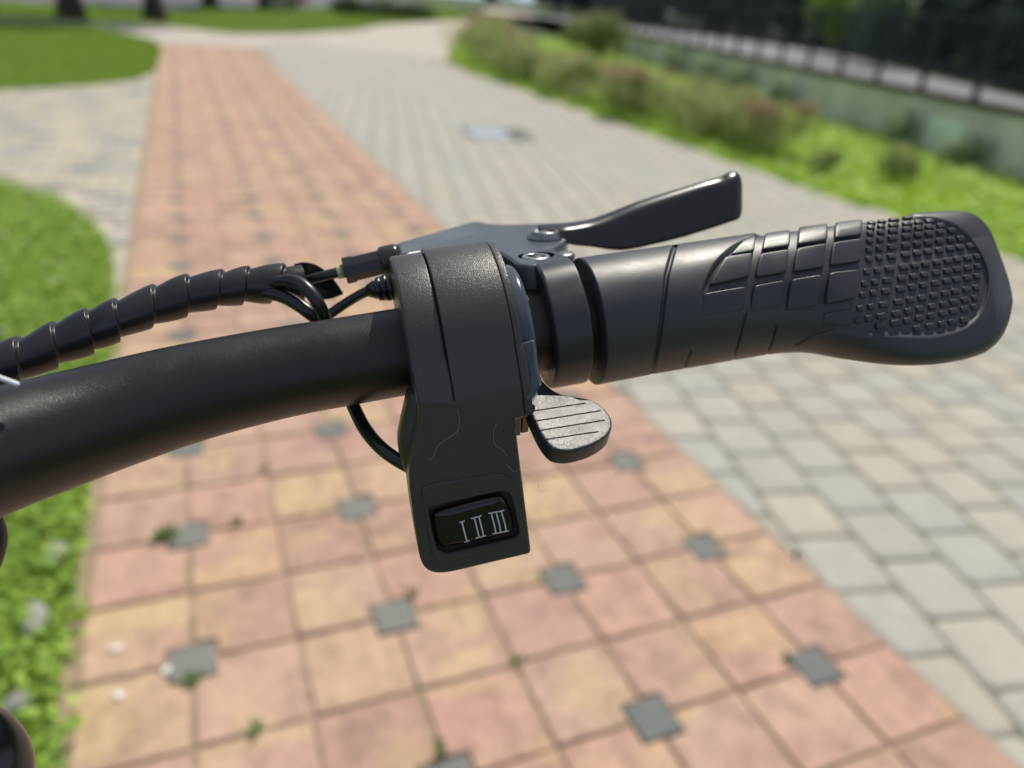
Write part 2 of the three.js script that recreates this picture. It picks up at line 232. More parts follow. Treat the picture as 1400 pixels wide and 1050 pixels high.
// ---------------------------------------------------------------- leafy things
function leafCloud(blobs, n, size, seed) {   // n leaf blades on and in a set of ellipsoids [x, y, z, rx, ry, rz]
  const r = rng(seed), pos = [], nor = [], idx = [], tot = blobs.reduce((s, b) => s + b[3] * b[4] * b[5], 0), a = new V3(), b = new V3(), d = new V3(), q = new V3();
  for (const e of blobs) {
    const m = Math.round(n * e[3] * e[4] * e[5] / tot);
    for (let i = 0; i < m; i++) {
      const ph = r() * 6.283, ct = r() * 2 - 1, st = Math.sqrt(1 - ct * ct), rad = Math.pow(r(), 0.28) * (0.86 + 0.28 * r());
      d.set(st * Math.cos(ph), ct, st * Math.sin(ph)); q.set(e[0] + d.x * rad * e[3], Math.max(0.01, e[1] + d.y * rad * e[4]), e[2] + d.z * rad * e[5]);
      a.set(r() - 0.5, r() - 0.5, r() - 0.5).normalize(); b.copy(d).addScaledVector(new V3(r() - 0.5, r() - 0.2, r() - 0.5), 1.6).normalize(); b.cross(a).normalize(); const s = size * (0.6 + 0.8 * r()); a.multiplyScalar(s); b.multiplyScalar(s * 0.36);
      const k = pos.length / 3; pos.push(q.x - a.x, q.y - a.y, q.z - a.z, q.x + b.x, q.y + b.y, q.z + b.z, q.x + a.x, q.y + a.y, q.z + a.z, q.x - b.x, q.y - b.y, q.z - b.z); idx.push(k, k + 1, k + 2, k, k + 2, k + 3);
    }
  }
  const g = new THREE.BufferGeometry(); g.setAttribute('position', new THREE.Float32BufferAttribute(pos, 3)); g.setIndex(idx); g.computeVertexNormals(); return g;
}
const leaf = (r, g, b, t = 0.3) => new THREE.MeshPhysicalMaterial({ color: rgb(r, g, b), side: THREE.DoubleSide, roughness: 0.7, specularIntensity: 0.5, transmission: t, thickness: 0 });
const roseM = leaf(0.32, 0.38, 0.13, 0.42), roseM2 = leaf(0.42, 0.48, 0.18, 0.46), redM = leaf(0.46, 0.36, 0.2, 0.42), woodM = std({ color: rgb(0.07, 0.05, 0.035), roughness: 0.95, bumpMap: rep(grainTex, 3), bumpScale: 0.02 });
const petalM = std({ color: rgb(0.6, 0.22, 0.2), roughness: 0.7 });
function twigs(n, spread, h, seed) { const r = rng(seed), out = []; for (let i = 0; i < n; i++) { const a = r() * 6.283, s = spread * (0.3 + 0.7 * r()), c = new THREE.CatmullRomCurve3([new V3(Math.cos(a) * 0.02, -0.03, Math.sin(a) * 0.02), new V3(Math.cos(a) * s * 0.4, h * 0.5, Math.sin(a) * s * 0.4), new V3(Math.cos(a) * s, h, Math.sin(a) * s)]); out.push(new THREE.TubeGeometry(c, 4, 0.006, 4)); } return mergeGeometries(out); }
function bushShape(seed, w, h) { const r = rng(seed), bl = []; for (let i = 0; i < 13; i++) { const a = r() * 6.283, s = w * (0.15 + 0.65 * r()); bl.push([Math.cos(a) * s, h * (0.38 + 0.36 * r()), Math.sin(a) * s, w * (0.25 + 0.25 * r()), h * (0.25 + 0.25 * r()), w * (0.25 + 0.25 * r())]); } return bl; }
function bush(name, label, cat, x, z, w, h, mat, seed, group, leaves = 1700, size = 0.026, flowers = 5, topM) {
  const t = thing(name, label, cat, [x, 0, -z], group), bl = bushShape(seed, w, h);
  mesh('stems', twigs(9, w * 0.7, h * 0.75, seed + 1), woodM, t);
  mesh('foliage', leafCloud(bl, leaves, size, seed + 2), mat, t);
  if (topM) mesh('young_leaves', leafCloud(bl.slice(0, 4).map((b) => [b[0], b[1] + h * 0.28, b[2], b[3] * 0.7, b[4] * 0.6, b[5] * 0.7]), leaves * 0.25, size, seed + 3), topM, t);
  const r = rng(seed + 4); for (let i = 0; i < flowers; i++) { const f = new THREE.IcosahedronGeometry(0.028, 1); const a = r() * 6.283; f.scale(1, 0.75, 1); f.translate(Math.cos(a) * w * 0.6, h * (0.8 + 0.25 * r()), Math.sin(a) * w * 0.6); mesh('flower', f, petalM, t); }
  return t;
}
const rowG = 'rose bushes in the row along the grey paving';
[[5.75, 13.9, 0.6, 0.66, 'dark rounded rose bush at the far tip of the bush row'], [5.75, 12.7, 0.5, 0.62], [5.5, 11.6, 0.5, 0.54], [5.42, 10.6, 0.48, 0.52], [5.52, 9.7, 0.5, 0.5], [5.44, 8.85, 0.48, 0.52], [5.52, 8.0, 0.5, 0.5], [5.45, 7.2, 0.44, 0.54], [5.52, 6.45, 0.48, 0.5], [5.46, 5.75, 0.42, 0.5], [5.52, 5.1, 0.4, 0.46, 'rose bush with pinkish tips at the near end of the bush row']].forEach(([x, z, w, h, l], i) =>
  bush('rose_bush', l ?? ['', 'second', 'third', 'fourth', 'fifth', 'sixth', 'seventh', 'eighth', 'ninth', 'tenth'][i] + ' rose bush from the far tip of the row beside the grey paving', 'bush', x, z, w * 1.3, h, roseM2, 200 + i * 9, rowG, 3200, 0.028, 5, i % 3 === 1 ? redM : roseM2));
[[6.5, 15.6], [7.1, 17.4], [7.9, 19.3], [8.8, 21.4]].forEach(([x, z], i) => bush('rose_bush', ['first', 'second', 'third', 'fourth'][i] + ' blurred rose bush behind the far tip of the bush row', 'bush', x, z, 0.7, 0.75, i % 2 ? redM : roseM2, 330 + i * 9, undefined, 2000, 0.04, 6));
[[11.0, 19.5], [12.2, 22.5], [10.2, 17.2]].forEach(([x, z], i) => bush('tall_shrub', ['tall green shrub at the far end of the fence wall', 'tall green shrub beyond the end of the fence wall', 'green shrub in front of the far end of the fence wall'][i], 'shrub', x, z, 0.6, 0.7 + 0.15 * i, roseM, 370 + i * 9, undefined, 2600, 0.06, 0));
bush('small_shrub', 'small green shrub alone in the bright grass strip', 'shrub', 6.0, 3.75, 0.2, 0.3, roseM, 401, undefined, 700, 0.026, 1);
bush('weed_shrub', 'low weedy clump in the grass near the lever tip', 'shrub', 5.5, 4.1, 0.17, 0.22, roseM2, 411, undefined, 500, 0.026, 0);
const paleM = leaf(0.36, 0.44, 0.26, 0.4);
[[wallX(13.6) - 0.4, 13.4, 0.36, 0.6], [wallX(11.6) - 0.35, 11.5, 0.34, 0.55], [wallX(10.2) - 0.35, 10.1, 0.34, 0.52], [wallX(8.6) - 0.3, 8.5, 0.24, 0.36], [wallX(5.5) - 0.25, 5.45, 0.2, 0.4], [wallX(4.4) - 0.3, 4.35, 0.28, 0.3]].forEach(([x, z, w, h], i) =>
  bush('wall_plant', ['pale green bush at the foot of the wall farthest along', 'pale bush at the wall foot, second farthest', 'pale leafy bush at the wall foot in the middle', 'small pale weed at the foot of the wall', 'pale green upright plant in front of the lighter wall patch', 'low shrub at the wall foot above the grip end'][i], 'plant', x, z, w, h, paleM, 430 + i * 9, undefined, 900, 0.03, 0));

// ---------------------------------------------------------------- wall with fence on the right
const wallTex = tex(512, (x, y) => { const s = 0.6 + 0.5 * fA(x, y) + 0.2 * fC(x, y), d = smooth(0.5, 0.7, fB(x, y)) * 0.3; return [lerp(0.74, 0.54, d) * s, lerp(0.73, 0.56, d) * s, lerp(0.57, 0.4, d) * s]; }, true);
function box(w, h, d, x, y, z, b = 0) {
  if (!b) { const g = new THREE.BoxGeometry(w, h, d); g.translate(x, y, z); return g; }
  const s = new THREE.Shape([new V2(-w / 2 + b, -h / 2 + b), new V2(w / 2 - b, -h / 2 + b), new V2(w / 2 - b, h / 2 - b), new V2(-w / 2 + b, h / 2 - b)]);
  const g = new THREE.ExtrudeGeometry(s, { depth: d - 2 * b, bevelEnabled: true, bevelSize: b, bevelThickness: b, bevelSegments: 2 }); g.translate(x, y, z - d / 2 + b); return g;
}
function metreUV(g, k = 1) { const p = g.attributes.position, n = g.attributes.normal, uv = new Float32Array(p.count * 2); for (let i = 0; i < p.count; i++) { const ax = Math.abs(n.getX(i)), ay = Math.abs(n.getY(i)), az = Math.abs(n.getZ(i)); const [a, b] = ax >= ay && ax >= az ? [p.getZ(i), p.getY(i)] : ay >= az ? [p.getX(i), p.getZ(i)] : [p.getX(i), p.getY(i)]; uv[2 * i] = a * k; uv[2 * i + 1] = b * k; } g.setAttribute('uv', new THREE.BufferAttribute(uv, 2)); return g; }
const wallMat = std({ map: rep(wallTex, 0.6), roughness: 0.95, bumpMap: bump, bumpScale: 0.006 }), copeMat = std({ color: rgb(0.08, 0.095, 0.06), map: rep(concTex, 0.8), roughness: 0.95 });
const wall = thing('retaining_wall', 'low stained rendered wall with dark coping under the black fence', 'wall', [7.65, 0, -3.95]); wall.rotation.y = -0.2651;
mesh('wall_face', metreUV(box(0.24, 0.66, 30, 0.12, 0.22, -7)), wallMat, wall);
for (let i = 0; i < 15; i++) mesh('coping_stone', metreUV(box(0.32, 0.05, 1.985, 0.1, 0.575, 7 - i * 2, 0.008)), copeMat, wall);
mesh('render_patch', metreUV(box(0.012, 0.34, 0.6, -0.005, 0.2, -1.05, 0.004)), std({ map: rep(wallTex, 0.6), color: rgb(1.25, 1.5, 1.5), roughness: 0.95 }), wall).userData.label = 'pale repaired patch of wall render';
const ironM = std({ color: rgb(0.02, 0.023, 0.03), roughness: 0.5, metalness: 0.2 });
const fence = thing('metal_fence', 'black metal fence of posts and thin bars standing on the wall', 'fence', [7.65 + 0.12 * 0.965, 0.602, -3.95 + 0.12 * 0.262]); fence.rotation.y = -0.2651;
{
  const zs = []; for (let z = -4.8; z < 21; z += 0.95) zs.push(z + 0.0);
  zs.forEach((z, i) => { mesh('post', box(0.055, 0.8, 0.055, 0, 0.4, -z, 0.004), ironM, fence); if (i) { const z0 = zs[i - 1]; mesh('top_rail', box(0.045, 0.04, 0.89, 0, 0.76, -(z + z0) / 2, 0.003), ironM, fence); mesh('middle_rail', box(0.03, 0.03, 0.89, 0, 0.24, -(z + z0) / 2, 0.003), ironM, fence); for (let k = 1; k < 8; k++) mesh('bar', box(0.016, 0.485, 0.016, 0, 0.4975, -(z0 + 0.95 * k / 8)), ironM, fence); } });
}
// higher ground behind the wall: pavement, then shaded wood
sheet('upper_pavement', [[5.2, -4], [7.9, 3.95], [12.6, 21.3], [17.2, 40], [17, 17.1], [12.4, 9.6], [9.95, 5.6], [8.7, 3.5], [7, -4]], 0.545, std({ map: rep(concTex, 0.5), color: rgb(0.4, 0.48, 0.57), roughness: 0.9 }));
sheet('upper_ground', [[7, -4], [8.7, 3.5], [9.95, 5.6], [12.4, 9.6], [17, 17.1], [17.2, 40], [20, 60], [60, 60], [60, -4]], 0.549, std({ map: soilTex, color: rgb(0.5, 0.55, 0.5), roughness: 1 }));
// ---------------------------------------------------------------- trees
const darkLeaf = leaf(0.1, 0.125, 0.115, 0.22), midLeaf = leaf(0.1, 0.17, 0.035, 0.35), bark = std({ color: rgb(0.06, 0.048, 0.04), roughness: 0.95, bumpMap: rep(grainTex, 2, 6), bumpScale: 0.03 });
function trunkGeo(h, r0, seed) {
  const r = rng(seed), out = [], lean = (r() - 0.5) * 0.3, prof = []; for (let i = 0; i <= 8; i++) { const t = i / 8; prof.push(new V2(r0 * (1 - 0.5 * t + 0.45 * Math.exp(-t * 14)), t * h)); }
  const tg = new THREE.LatheGeometry(prof, 14); const p = tg.attributes.position; for (let i = 0; i < p.count; i++) { const y = p.getY(i), a = Math.atan2(p.getZ(i), p.getX(i)), k = 1 + 0.08 * Math.sin(a * 5 + y * 2); p.setXYZ(i, p.getX(i) * k + lean * (y / h) ** 2, y - 0.05, p.getZ(i) * k); } tg.computeVertexNormals(); out.push(tg);
  for (let i = 0; i < 5; i++) { const a = i * 1.256 + r(), y0 = h * (0.6 + 0.3 * r()), c = new THREE.CatmullRomCurve3([new V3(lean * 0.5, y0, 0), new V3(Math.cos(a) * h * 0.16, y0 + h * 0.2, Math.sin(a) * h * 0.16), new V3(Math.cos(a) * h * 0.34, y0 + h * 0.34, Math.sin(a) * h * 0.34)]); out.push(new THREE.TubeGeometry(c, 6, r0 * 0.28, 6)); }
  return mergeGeometries(out.map((g) => { const q = g.toNonIndexed(); q.deleteAttribute('uv'); return q; }));
}
function tree(label, x, z, y, h, r0, cr, leafM, seed, group, leaves = 5000) {
  const t = thing('tree', label, 'tree', [x, y, -z], group), r = rng(seed), bl = [];
  for (let i = 0; i < 9; i++) { const a = r() * 6.283, s = cr * 0.65 * r(); bl.push([Math.cos(a) * s, h * (0.62 + 0.4 * r()), Math.sin(a) * s, cr * (0.4 + 0.3 * r()), cr * (0.3 + 0.2 * r()), cr * (0.4 + 0.3 * r())]); }
  mesh('trunk', metreUV(trunkGeo(h * 0.62, r0, seed + 1)), bark, t); mesh('crown', leafCloud(bl, leaves, 0.24, seed + 2), leafM, t); return t;
}
tree('thick dark tree trunk on the far lawn edge at upper left', -1.95, 20.6, 0, 7, 0.24, 2.2, midLeaf, 501, undefined, 2500);
tree('dark tree trunk standing just left of the red strip end', -0.2, 21.6, 0, 7, 0.22, 2.2, midLeaf, 511, undefined, 2500);
tree('distant dark trunk beyond the far lawn, left of the red bin', 1.5, 31.5, 0, 7, 0.26, 2.4, midLeaf, 521, undefined, 2000);
tree('slim distant trunk between the far lawn and the road', 3.9, 37, 0, 7, 0.22, 2.4, midLeaf, 531, undefined, 2000);
tree('distant dark trunk beside the red bin', 5.2, 38, 0, 7, 0.24, 2.4, midLeaf, 541, undefined, 2000);
const woodG = 'dark trees of the wood behind the fence', woodL = 'tall dark tree in the shaded wood behind the black fence';
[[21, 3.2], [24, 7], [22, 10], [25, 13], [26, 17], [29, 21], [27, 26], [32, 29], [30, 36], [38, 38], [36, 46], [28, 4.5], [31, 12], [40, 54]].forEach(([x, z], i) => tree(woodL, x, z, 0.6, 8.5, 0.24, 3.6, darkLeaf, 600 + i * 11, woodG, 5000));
// shrubs of the wood edge (they fill the view under the crowns)
const edgeG = 'dark shrubs at the edge of the wood';
[[11.9, 5.4], [12.8, 6.9], [13.7, 8.4], [14.8, 10.1], [15.9, 11.9], [17.0, 13.7], [18.0, 15.5], [18.8, 17.8], [18.9, 20.3], [19, 23], [19.2, 26], [19.4, 29.5], [19.6, 33.5], [20, 38], [20.5, 44], [11.2, 3.4], [14.9, 6.0], [16.2, 8.6], [17.8, 11.3], [19.8, 14.5], [21, 18.5], [21.4, 22.5], [21.8, 27], [22, 32], [23, 39], [24, 48], [22, 56], [13.4, 3.5], [22, 37], [22.9, 35.2], [23.8, 33.4], [24.7, 31.6], [25.6, 29.8], [26.5, 28], [27.4, 26.2], [28.3, 24.4]].forEach(([x, z], i) => {
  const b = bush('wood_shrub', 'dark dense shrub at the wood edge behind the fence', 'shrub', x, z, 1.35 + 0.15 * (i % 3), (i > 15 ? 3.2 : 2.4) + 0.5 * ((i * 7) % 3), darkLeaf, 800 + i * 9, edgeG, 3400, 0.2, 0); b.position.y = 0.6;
});
{ const b = bush('light_shrub', 'sunlit bright green shrub above the middle of the fence', 'shrub', 13.7, 12.9, 0.8, 1.55, leaf(0.3, 0.42, 0.06, 0.4), 991, undefined, 2600, 0.07, 0); b.position.y = 0.6; }
{ const b = bush('pale_shrub', 'greyish green shrub with drooping leaves right of the sunlit one', 'shrub', 12.5, 10.6, 0.6, 1.5, leaf(0.17, 0.25, 0.14, 0.35), 997, undefined, 2200, 0.07, 0); b.position.y = 0.6; }

// ---------------------------------------------------------------- small far things
const hedgeT = thing('hedge', 'dark clipped hedge on the far lawn beyond the path', 'hedge', [8.9, 0, -36]);
mesh('foliage', leafCloud([[-1.4, 0.3, 0, 1, 0.45, 0.5], [0, 0.32, 0.3, 1, 0.45, 0.5], [1.4, 0.3, 0.6, 1, 0.45, 0.5]], 3600, 0.07, 71), leaf(0.06, 0.1, 0.04, 0.2), hedgeT);
mesh('stems', twigs(12, 1.4, 0.4, 72), woodM, hedgeT);
const lampM = std({ color: rgb(0.38, 0.4, 0.4), roughness: 0.5, metalness: 0.4 });
{ const t = thing('lamp_post', 'pale grey lamp post at the near end of the fence line', 'lamp post', [19.5, 0, -31]);
  mesh('pole', new THREE.CylinderGeometry(0.06, 0.09, 5, 14).translate(0, 2.5, 0), lampM, t); mesh('base', new THREE.CylinderGeometry(0.13, 0.16, 0.5, 14).translate(0, 0.25, 0), lampM, t); mesh('lamp_head', new THREE.LatheGeometry([new V2(0, 0.3), new V2(0.2, 0.24), new V2(0.26, 0.1), new V2(0.16, 0), new V2(0, 0)], 16).translate(0, 5, 0), lampM, t); }
{ const t = thing('litter_bin', 'small red litter bin by the road at the top of the view', 'bin', [5.6, 0, -37]), m = std({ color: rgb(0.5, 0.05, 0.06), roughness: 0.5 });
  mesh('bin_body', new THREE.LatheGeometry([new V2(0, 0.35), new V2(0.2, 0.35), new V2(0.25, 1.0), new V2(0.22, 1.0), new V2(0.18, 0.4)], 18), m, t); mesh('post', new THREE.CylinderGeometry(0.04, 0.04, 0.4, 10).translate(0, 0.2, 0), ironM, t); mesh('rim', new THREE.TorusGeometry(0.24, 0.02, 8, 20).rotateX(Math.PI / 2).translate(0, 1.0, 0), ironM, t); }
{ const m = std({ map: rep(concTex, 1), color: rgb(1.2, 1.3, 1.25), roughness: 0.9 });
  [[7.6, 37, 'pale concrete planter on the far lawn right of the red bin'], [4.55, 36.5, 'pale concrete planter on the far lawn left of the red bin']].forEach(([x, z, l], i) => { const t = thing('concrete_planter', l, 'planter', [x, 0, -z]); mesh('tub', metreUV(new THREE.LatheGeometry([new V2(0, -0.02), new V2(0.4, -0.02), new V2(0.52, 0.62), new V2(0.55, 0.66), new V2(0.55, 0.75), new V2(0.46, 0.75), new V2(0.44, 0.6), new V2(0, 0.6)], 20)), m, t); mesh('foliage', leafCloud([[0, 0.85, 0, 0.4, 0.25, 0.4]], 400, 0.06, 75 + i), roseM2, t); }); }
{ // steel cover in the grey paving
  const t = thing('manhole_cover', 'square metal inspection cover set in the grey paving', 'manhole cover', [3.1, 0, -5.95]); t.rotation.y = -0.23;
  mesh('frame', mergeGeometries([box(0.66, 0.02, 0.04, 0, -0.003, 0.31), box(0.66, 0.02, 0.04, 0, -0.003, -0.31), box(0.04, 0.02, 0.578, 0.31, -0.003, 0), box(0.04, 0.02, 0.578, -0.31, -0.003, 0)]), std({ color: rgb(0.13, 0.13, 0.13), roughness: 0.6, metalness: 0.6 }), t);
  mesh('lid', box(0.2, 0.018, 0.572, 0.186, -0.003, 0, 0.003), std({ color: rgb(0.09, 0.09, 0.085), roughness: 0.7, metalness: 0.3 }), t).userData.label = 'dark rusty half of the cover';
  mesh('lid', box(0.366, 0.018, 0.572, -0.103, -0.002, 0, 0.003), std({ color: rgb(0.4, 0.44, 0.5), roughness: 0.42, metalness: 0.85, bumpMap: rep(grainTex, 8), bumpScale: 0.002 }), t);
  const ribs = []; for (let i = 0; i < 8; i++) for (let j = 0; j < 9; j++) ribs.push(box(0.03, 0.004, 0.01, -0.26 + i * 0.045, 0.008, -0.24 + j * 0.06)); mesh('tread_ribs', mergeGeometries(ribs), std({ color: rgb(0.5, 0.53, 0.56), roughness: 0.4, metalness: 0.9 }), t).userData.kind = 'stuff';
}
// ---------------------------------------------------------------- weeds, petals and stones on the red strip
function weed(label, x, z, w, n, seed) {
  const t = thing('weed_tuft', label, 'weed', [x, -0.004, -z]), r = rng(seed), out = [];
  for (let i = 0; i < n; i++) { const a = r() * 6.283, l = w * (0.5 + 0.8 * r()), g = new THREE.CircleGeometry(1, 6); g.scale(l * 0.16, l * 0.5, 1); g.translate(0, l * 0.5, 0); g.rotateX(0.4 + r() * 0.9); g.rotateY(a); g.translate((r() - 0.5) * w * 0.8, 0.002 + r() * 0.004, (r() - 0.5) * w * 0.5); out.push(g); }
  mesh('leaves', mergeGeometries(out), leaf(0.12, 0.21, 0.045, 0.3), t);
}
weed('green weed tuft at the left side of a dark corner stone', 0.148, 0.4, 0.028, 30, 901);
weed('weed at the lower edge of the leftmost dark corner stone', 0.2, -0.05, 0.02, 22, 902);
weed('tiny weed in the joint right of the weedy corner stone', 0.31, 0.41, 0.022, 12, 903);
weed('small weed sprig in a tile joint at lower left', 0.305, -0.2, 0.022, 12, 904);
weed('tiny weed where two joints cross left of the switch', 0.395, 0.63, 0.022, 12, 905);
weed('weed in the joint beside the corner stone under the switch box', 0.655, 0.045, 0.02, 12, 906);
weed('weed at the corner of the dark stone at lower right', 1.352, -0.365, 0.02, 12, 907);
weed('weed at a joint crossing in the lower middle', 0.8, -0.203, 0.022, 14, 908);
weed('weed in the joint near the lower middle corner stone', 0.6, -0.34, 0.022, 12, 909);
const whiteM = std({ color: rgb(0.78, 0.76, 0.74), roughness: 0.8 });
[[0.065, 0.075, 'white petal lying on a tile, farthest of the three'], [0.155, -0.01, 'white petal in the joint beside the leftmost corner stone'], [0.075, -0.045, 'white petal lying on a tile, nearest of the three']].forEach(([x, z, l], i) => { const g = new THREE.SphereGeometry(0.011, 10, 6); g.scale(1, 0.22, 0.7); g.rotateY(i); const m = mesh('white_petal', g, whiteM); m.position.set(x, 0.003, -z); tag(m, l, 'petal'); });
const stoneM = std({ color: rgb(0.45, 0.45, 0.4), roughness: 0.95, bumpMap: rep(grainTex, 4), bumpScale: 0.004 });
function rock(seed, a, b, c) { const g = new THREE.IcosahedronGeometry(1, 3), p = g.attributes.position, f = noiseField(seed, 5); for (let i = 0; i < p.count; i++) { const v = new V3().fromBufferAttribute(p, i), k = 0.75 + 0.5 * f(v.x * 0.3 + v.z * 0.2 + 0.5, v.y * 0.3 + v.z * 0.25 + 0.5); p.setXYZ(i, v.x * a * k, v.y * b * k, v.z * c * k); } g.computeVertexNormals(); return g; }
[[-0.075, 0.4, 0.02, 0.016, 0.036, 'pale stone in the grass edge below the handlebar'], [-0.09, 0.2, 0.022, 0.018, 0.04, 'larger pale stone in the grass edge, middle of three'], [-0.085, -0.02, 0.02, 0.016, 0.02, 'small pale stone low in the grass edge']].forEach(([x, z, a, b, c, l], i) => { const m = mesh('pale_stone', rock(910 + i, a, b, c), stoneM); m.position.set(x, 0.012, -z); tag(m, l, 'stone'); });

// ================================================================= THE HANDLEBAR
// Measured as a solid about 0.17 to 0.23 m away: K(column, row, distance) is a point of the photograph at its real distance,
// in metres along right, up and back of the viewpoint. The handlebar group carries that frame; every part is real size.
const MM = 0.001;
const K = (x, y, D) => new V3((x - 700) * D / FOC, -(y - 525) * D / FOC, -D);
const A0 = K(800, 440, 0.198), A1 = K(1050, 399.5, 0.207);
const ax = A1.clone().sub(A0).normalize(), up = new V3(0, 1, 0).addScaledVector(ax, -ax.y).normalize(), ov = ax.clone().cross(up).normalize();   // along the grip, up, towards the rider
const at = (s, t, w) => A0.clone().addScaledVector(ax, s).addScaledVector(up, t).addScaledVector(ov, w);
const pix = (p) => [700 + FOC * p.x / -p.z, 525 - FOC * p.y / -p.z];
const hit = (x, y, o, n) => { const d = K(x, y, 1); return d.multiplyScalar(o.dot(n) / d.dot(n)); };
const loc = (p) => { const q = p.clone().sub(A0); return [q.dot(ax), q.dot(up), q.dot(ov)]; };
const sAt = (px) => { let a = -0.1, b = 0.16; for (let i = 0; i < 40; i++) { const m = (a + b) / 2; if (pix(at(m, 0, 0))[0] < px) a = m; else b = m; } return a; };
const O = at(sAt(620), 0, 0);
const bar = thing('bicycle_handlebar', 'black bicycle handlebar with ribbed rubber grip, brake lever, thumb throttle and switch', 'handlebar');
bar.quaternion.copy(camera.quaternion); bar.position.copy(CAM).add(O.clone().applyQuaternion(camera.quaternion));
const part = (name, g, m, parent = bar) => { g.translate(-O.x, -O.y, -O.z); return mesh(name, g, m, parent); };

const speckTex = (() => { const r = rng(9), n = 512, raw = new Float32Array(n * n).map(() => r()), f = fbm(19, 32, 3); return tex(n, (x, y) => { const i = Math.round(x * n) % n, j = Math.round(y * n) % n, g = (a, b) => raw[((j + b + n) % n) * n + (i + a + n) % n]; const v = (2 * g(0, 0) + g(1, 0) + g(0, 1) + g(1, 1) + g(-1, 0) + g(0, -1)) / 7 * 0.75 + 0.25 * f(x, y); return [v, v, v]; }); })();
const wearTex = tex(512, (x, y) => { const v = 0.62 + 0.55 * fB(x, y) + 0.12 * (fC(x, y) - 0.5); return [v * 0.75, v * 0.75, v * 0.75]; });
const black = (c, rough, grain = 0, k = 60, o = {}) => std({ color: rgb(...c), roughness: rough, roughnessMap: rep(wearTex, 14), bumpMap: grain ? rep(speckTex, k) : null, bumpScale: grain, ...o });
const grainM = black([0.042, 0.038, 0.0365], 0.52, 0.0001, 34), paintM = black([0.009, 0.0078, 0.007], 0.55, 0.00007, 28), rubberM = black([0.032, 0.0345, 0.04], 0.66, 0.00003, 34), blockM = black([0.029, 0.0305, 0.035], 0.58, 0.00002, 34), glossM = black([0.008, 0.008, 0.009], 0.14, 0, 60), leverM = black([0.024, 0.026, 0.03], 0.52, 0.00001, 60), bracketM = black([0.055, 0.065, 0.077], 0.46, 0.00001, 60), ringM = black([0.055, 0.068, 0.085], 0.26, 0, 60), cableM = black([0.013, 0.013, 0.014], 0.42, 0, 60), wrapM = black([0.016, 0.016, 0.017], 0.5, 0.00001, 60), paddleM = black([0.022, 0.023, 0.025], 0.5, 0.0001, 40), steelM = std({ color: rgb(0.5, 0.5, 0.5), roughness: 0.28, metalness: 1 }), darkSteel = std({ color: rgb(0.24, 0.24, 0.25), roughness: 0.32, metalness: 0.9 });

// ---- shapes
const creased = (g, a) => { g.scale(1000, 1000, 1000); const q = toCreasedNormals(g, a); q.scale(0.001, 0.001, 0.001); return q; };   // that function joins points closer than a hundredth of a unit
const shapeOf = (pts, round, spline) => {
  if (spline) { const c = new THREE.CatmullRomCurve3(pts.map((p) => new V3(p.x, p.y, 0)), true, 'centripetal'); return new THREE.Shape(c.getPoints(pts.length * 8).slice(0, -1).map((p) => new V2(p.x, p.y))); }
  if (!round) return new THREE.Shape(pts);
  const s = new THREE.Shape(), n = pts.length;
  for (let i = 0; i < n; i++) { const p = pts[i], a = pts[(i + n - 1) % n], b = pts[(i + 1) % n], r = Array.isArray(round) ? round[i] : round, la = p.distanceTo(a), lb = p.distanceTo(b), q0 = p.clone().lerp(a, Math.min(0.45, r / la)), q1 = p.clone().lerp(b, Math.min(0.45, r / lb)); if (i) s.lineTo(q0.x, q0.y); else s.moveTo(q0.x, q0.y); s.quadraticCurveTo(p.x, p.y, q1.x, q1.y); }
  s.closePath(); return s;
};
function plane(o, n) { n = n.clone().normalize(); const ex = ax.clone().addScaledVector(n, -ax.dot(n)).normalize(), ey = n.clone().cross(ex); return { o, n, ex, ey, to2: (x, y) => { const q = hit(x, y, o, n).sub(o); return new V2(q.dot(ex), q.dot(ey)); }, m: new THREE.Matrix4().makeBasis(ex, ey, n).setPosition(o), p3: (q, lift = 0) => o.clone().addScaledVector(ex, q.x).addScaledVector(ey, q.y).addScaledVector(n, lift) }; }
function slab(pl, pts, thick, bevel, { round = 0, spline = false, top = 0, holes = [], seg = 3, crease = 0.2 } = {}) {
  const s = shapeOf(pts.map(([x, y]) => pl.to2(x, y)), round, spline); for (const h of holes) s.holes.push(h);
  let g = new THREE.ExtrudeGeometry(s, { depth: thick - 2 * bevel, bevelEnabled: bevel > 0, bevelSize: bevel, bevelThickness: bevel, bevelOffset: -bevel, bevelSegments: seg, curveSegments: 14 });
  g.translate(0, 0, top - (thick - bevel)); if (!bevel) g.translate(0, 0, 0); g = creased(g, crease); g.applyMatrix4(pl.m); return g;
}
const planeUV = (g, pl) => { const p = g.attributes.position, uv = new Float32Array(p.count * 2), q = new V3(); for (let i = 0; i < p.count; i++) { q.fromBufferAttribute(p, i).sub(pl.o); uv[2 * i] = q.dot(pl.ex); uv[2 * i + 1] = q.dot(pl.ey) + q.dot(pl.n) * 0.7; } g.setAttribute('uv', new THREE.BufferAttribute(uv, 2)); return g; };
const axisUV = (g) => { const p = g.attributes.position, uv = new Float32Array(p.count * 2), q = new V3(); for (let i = 0; i < p.count; i++) { const [s, t, v] = loc(q.fromBufferAttribute(p, i)), a = Math.atan2(t, v); uv[2 * i] = (a < -2 ? a + 6.2832 : a) * 0.016; uv[2 * i + 1] = s; } g.setAttribute('uv', new THREE.BufferAttribute(uv, 2)); return g; };
function bar2(pl, a, b, w, h, lift) { const p = pl.to2(...a), q = pl.to2(...b), d = q.clone().sub(p), g = new THREE.BoxGeometry(d.length(), w, h); g.rotateZ(Math.atan2(d.y, d.x)); g.translate((p.x + q.x) / 2, (p.y + q.y) / 2, lift); return g.applyMatrix4(pl.m); }
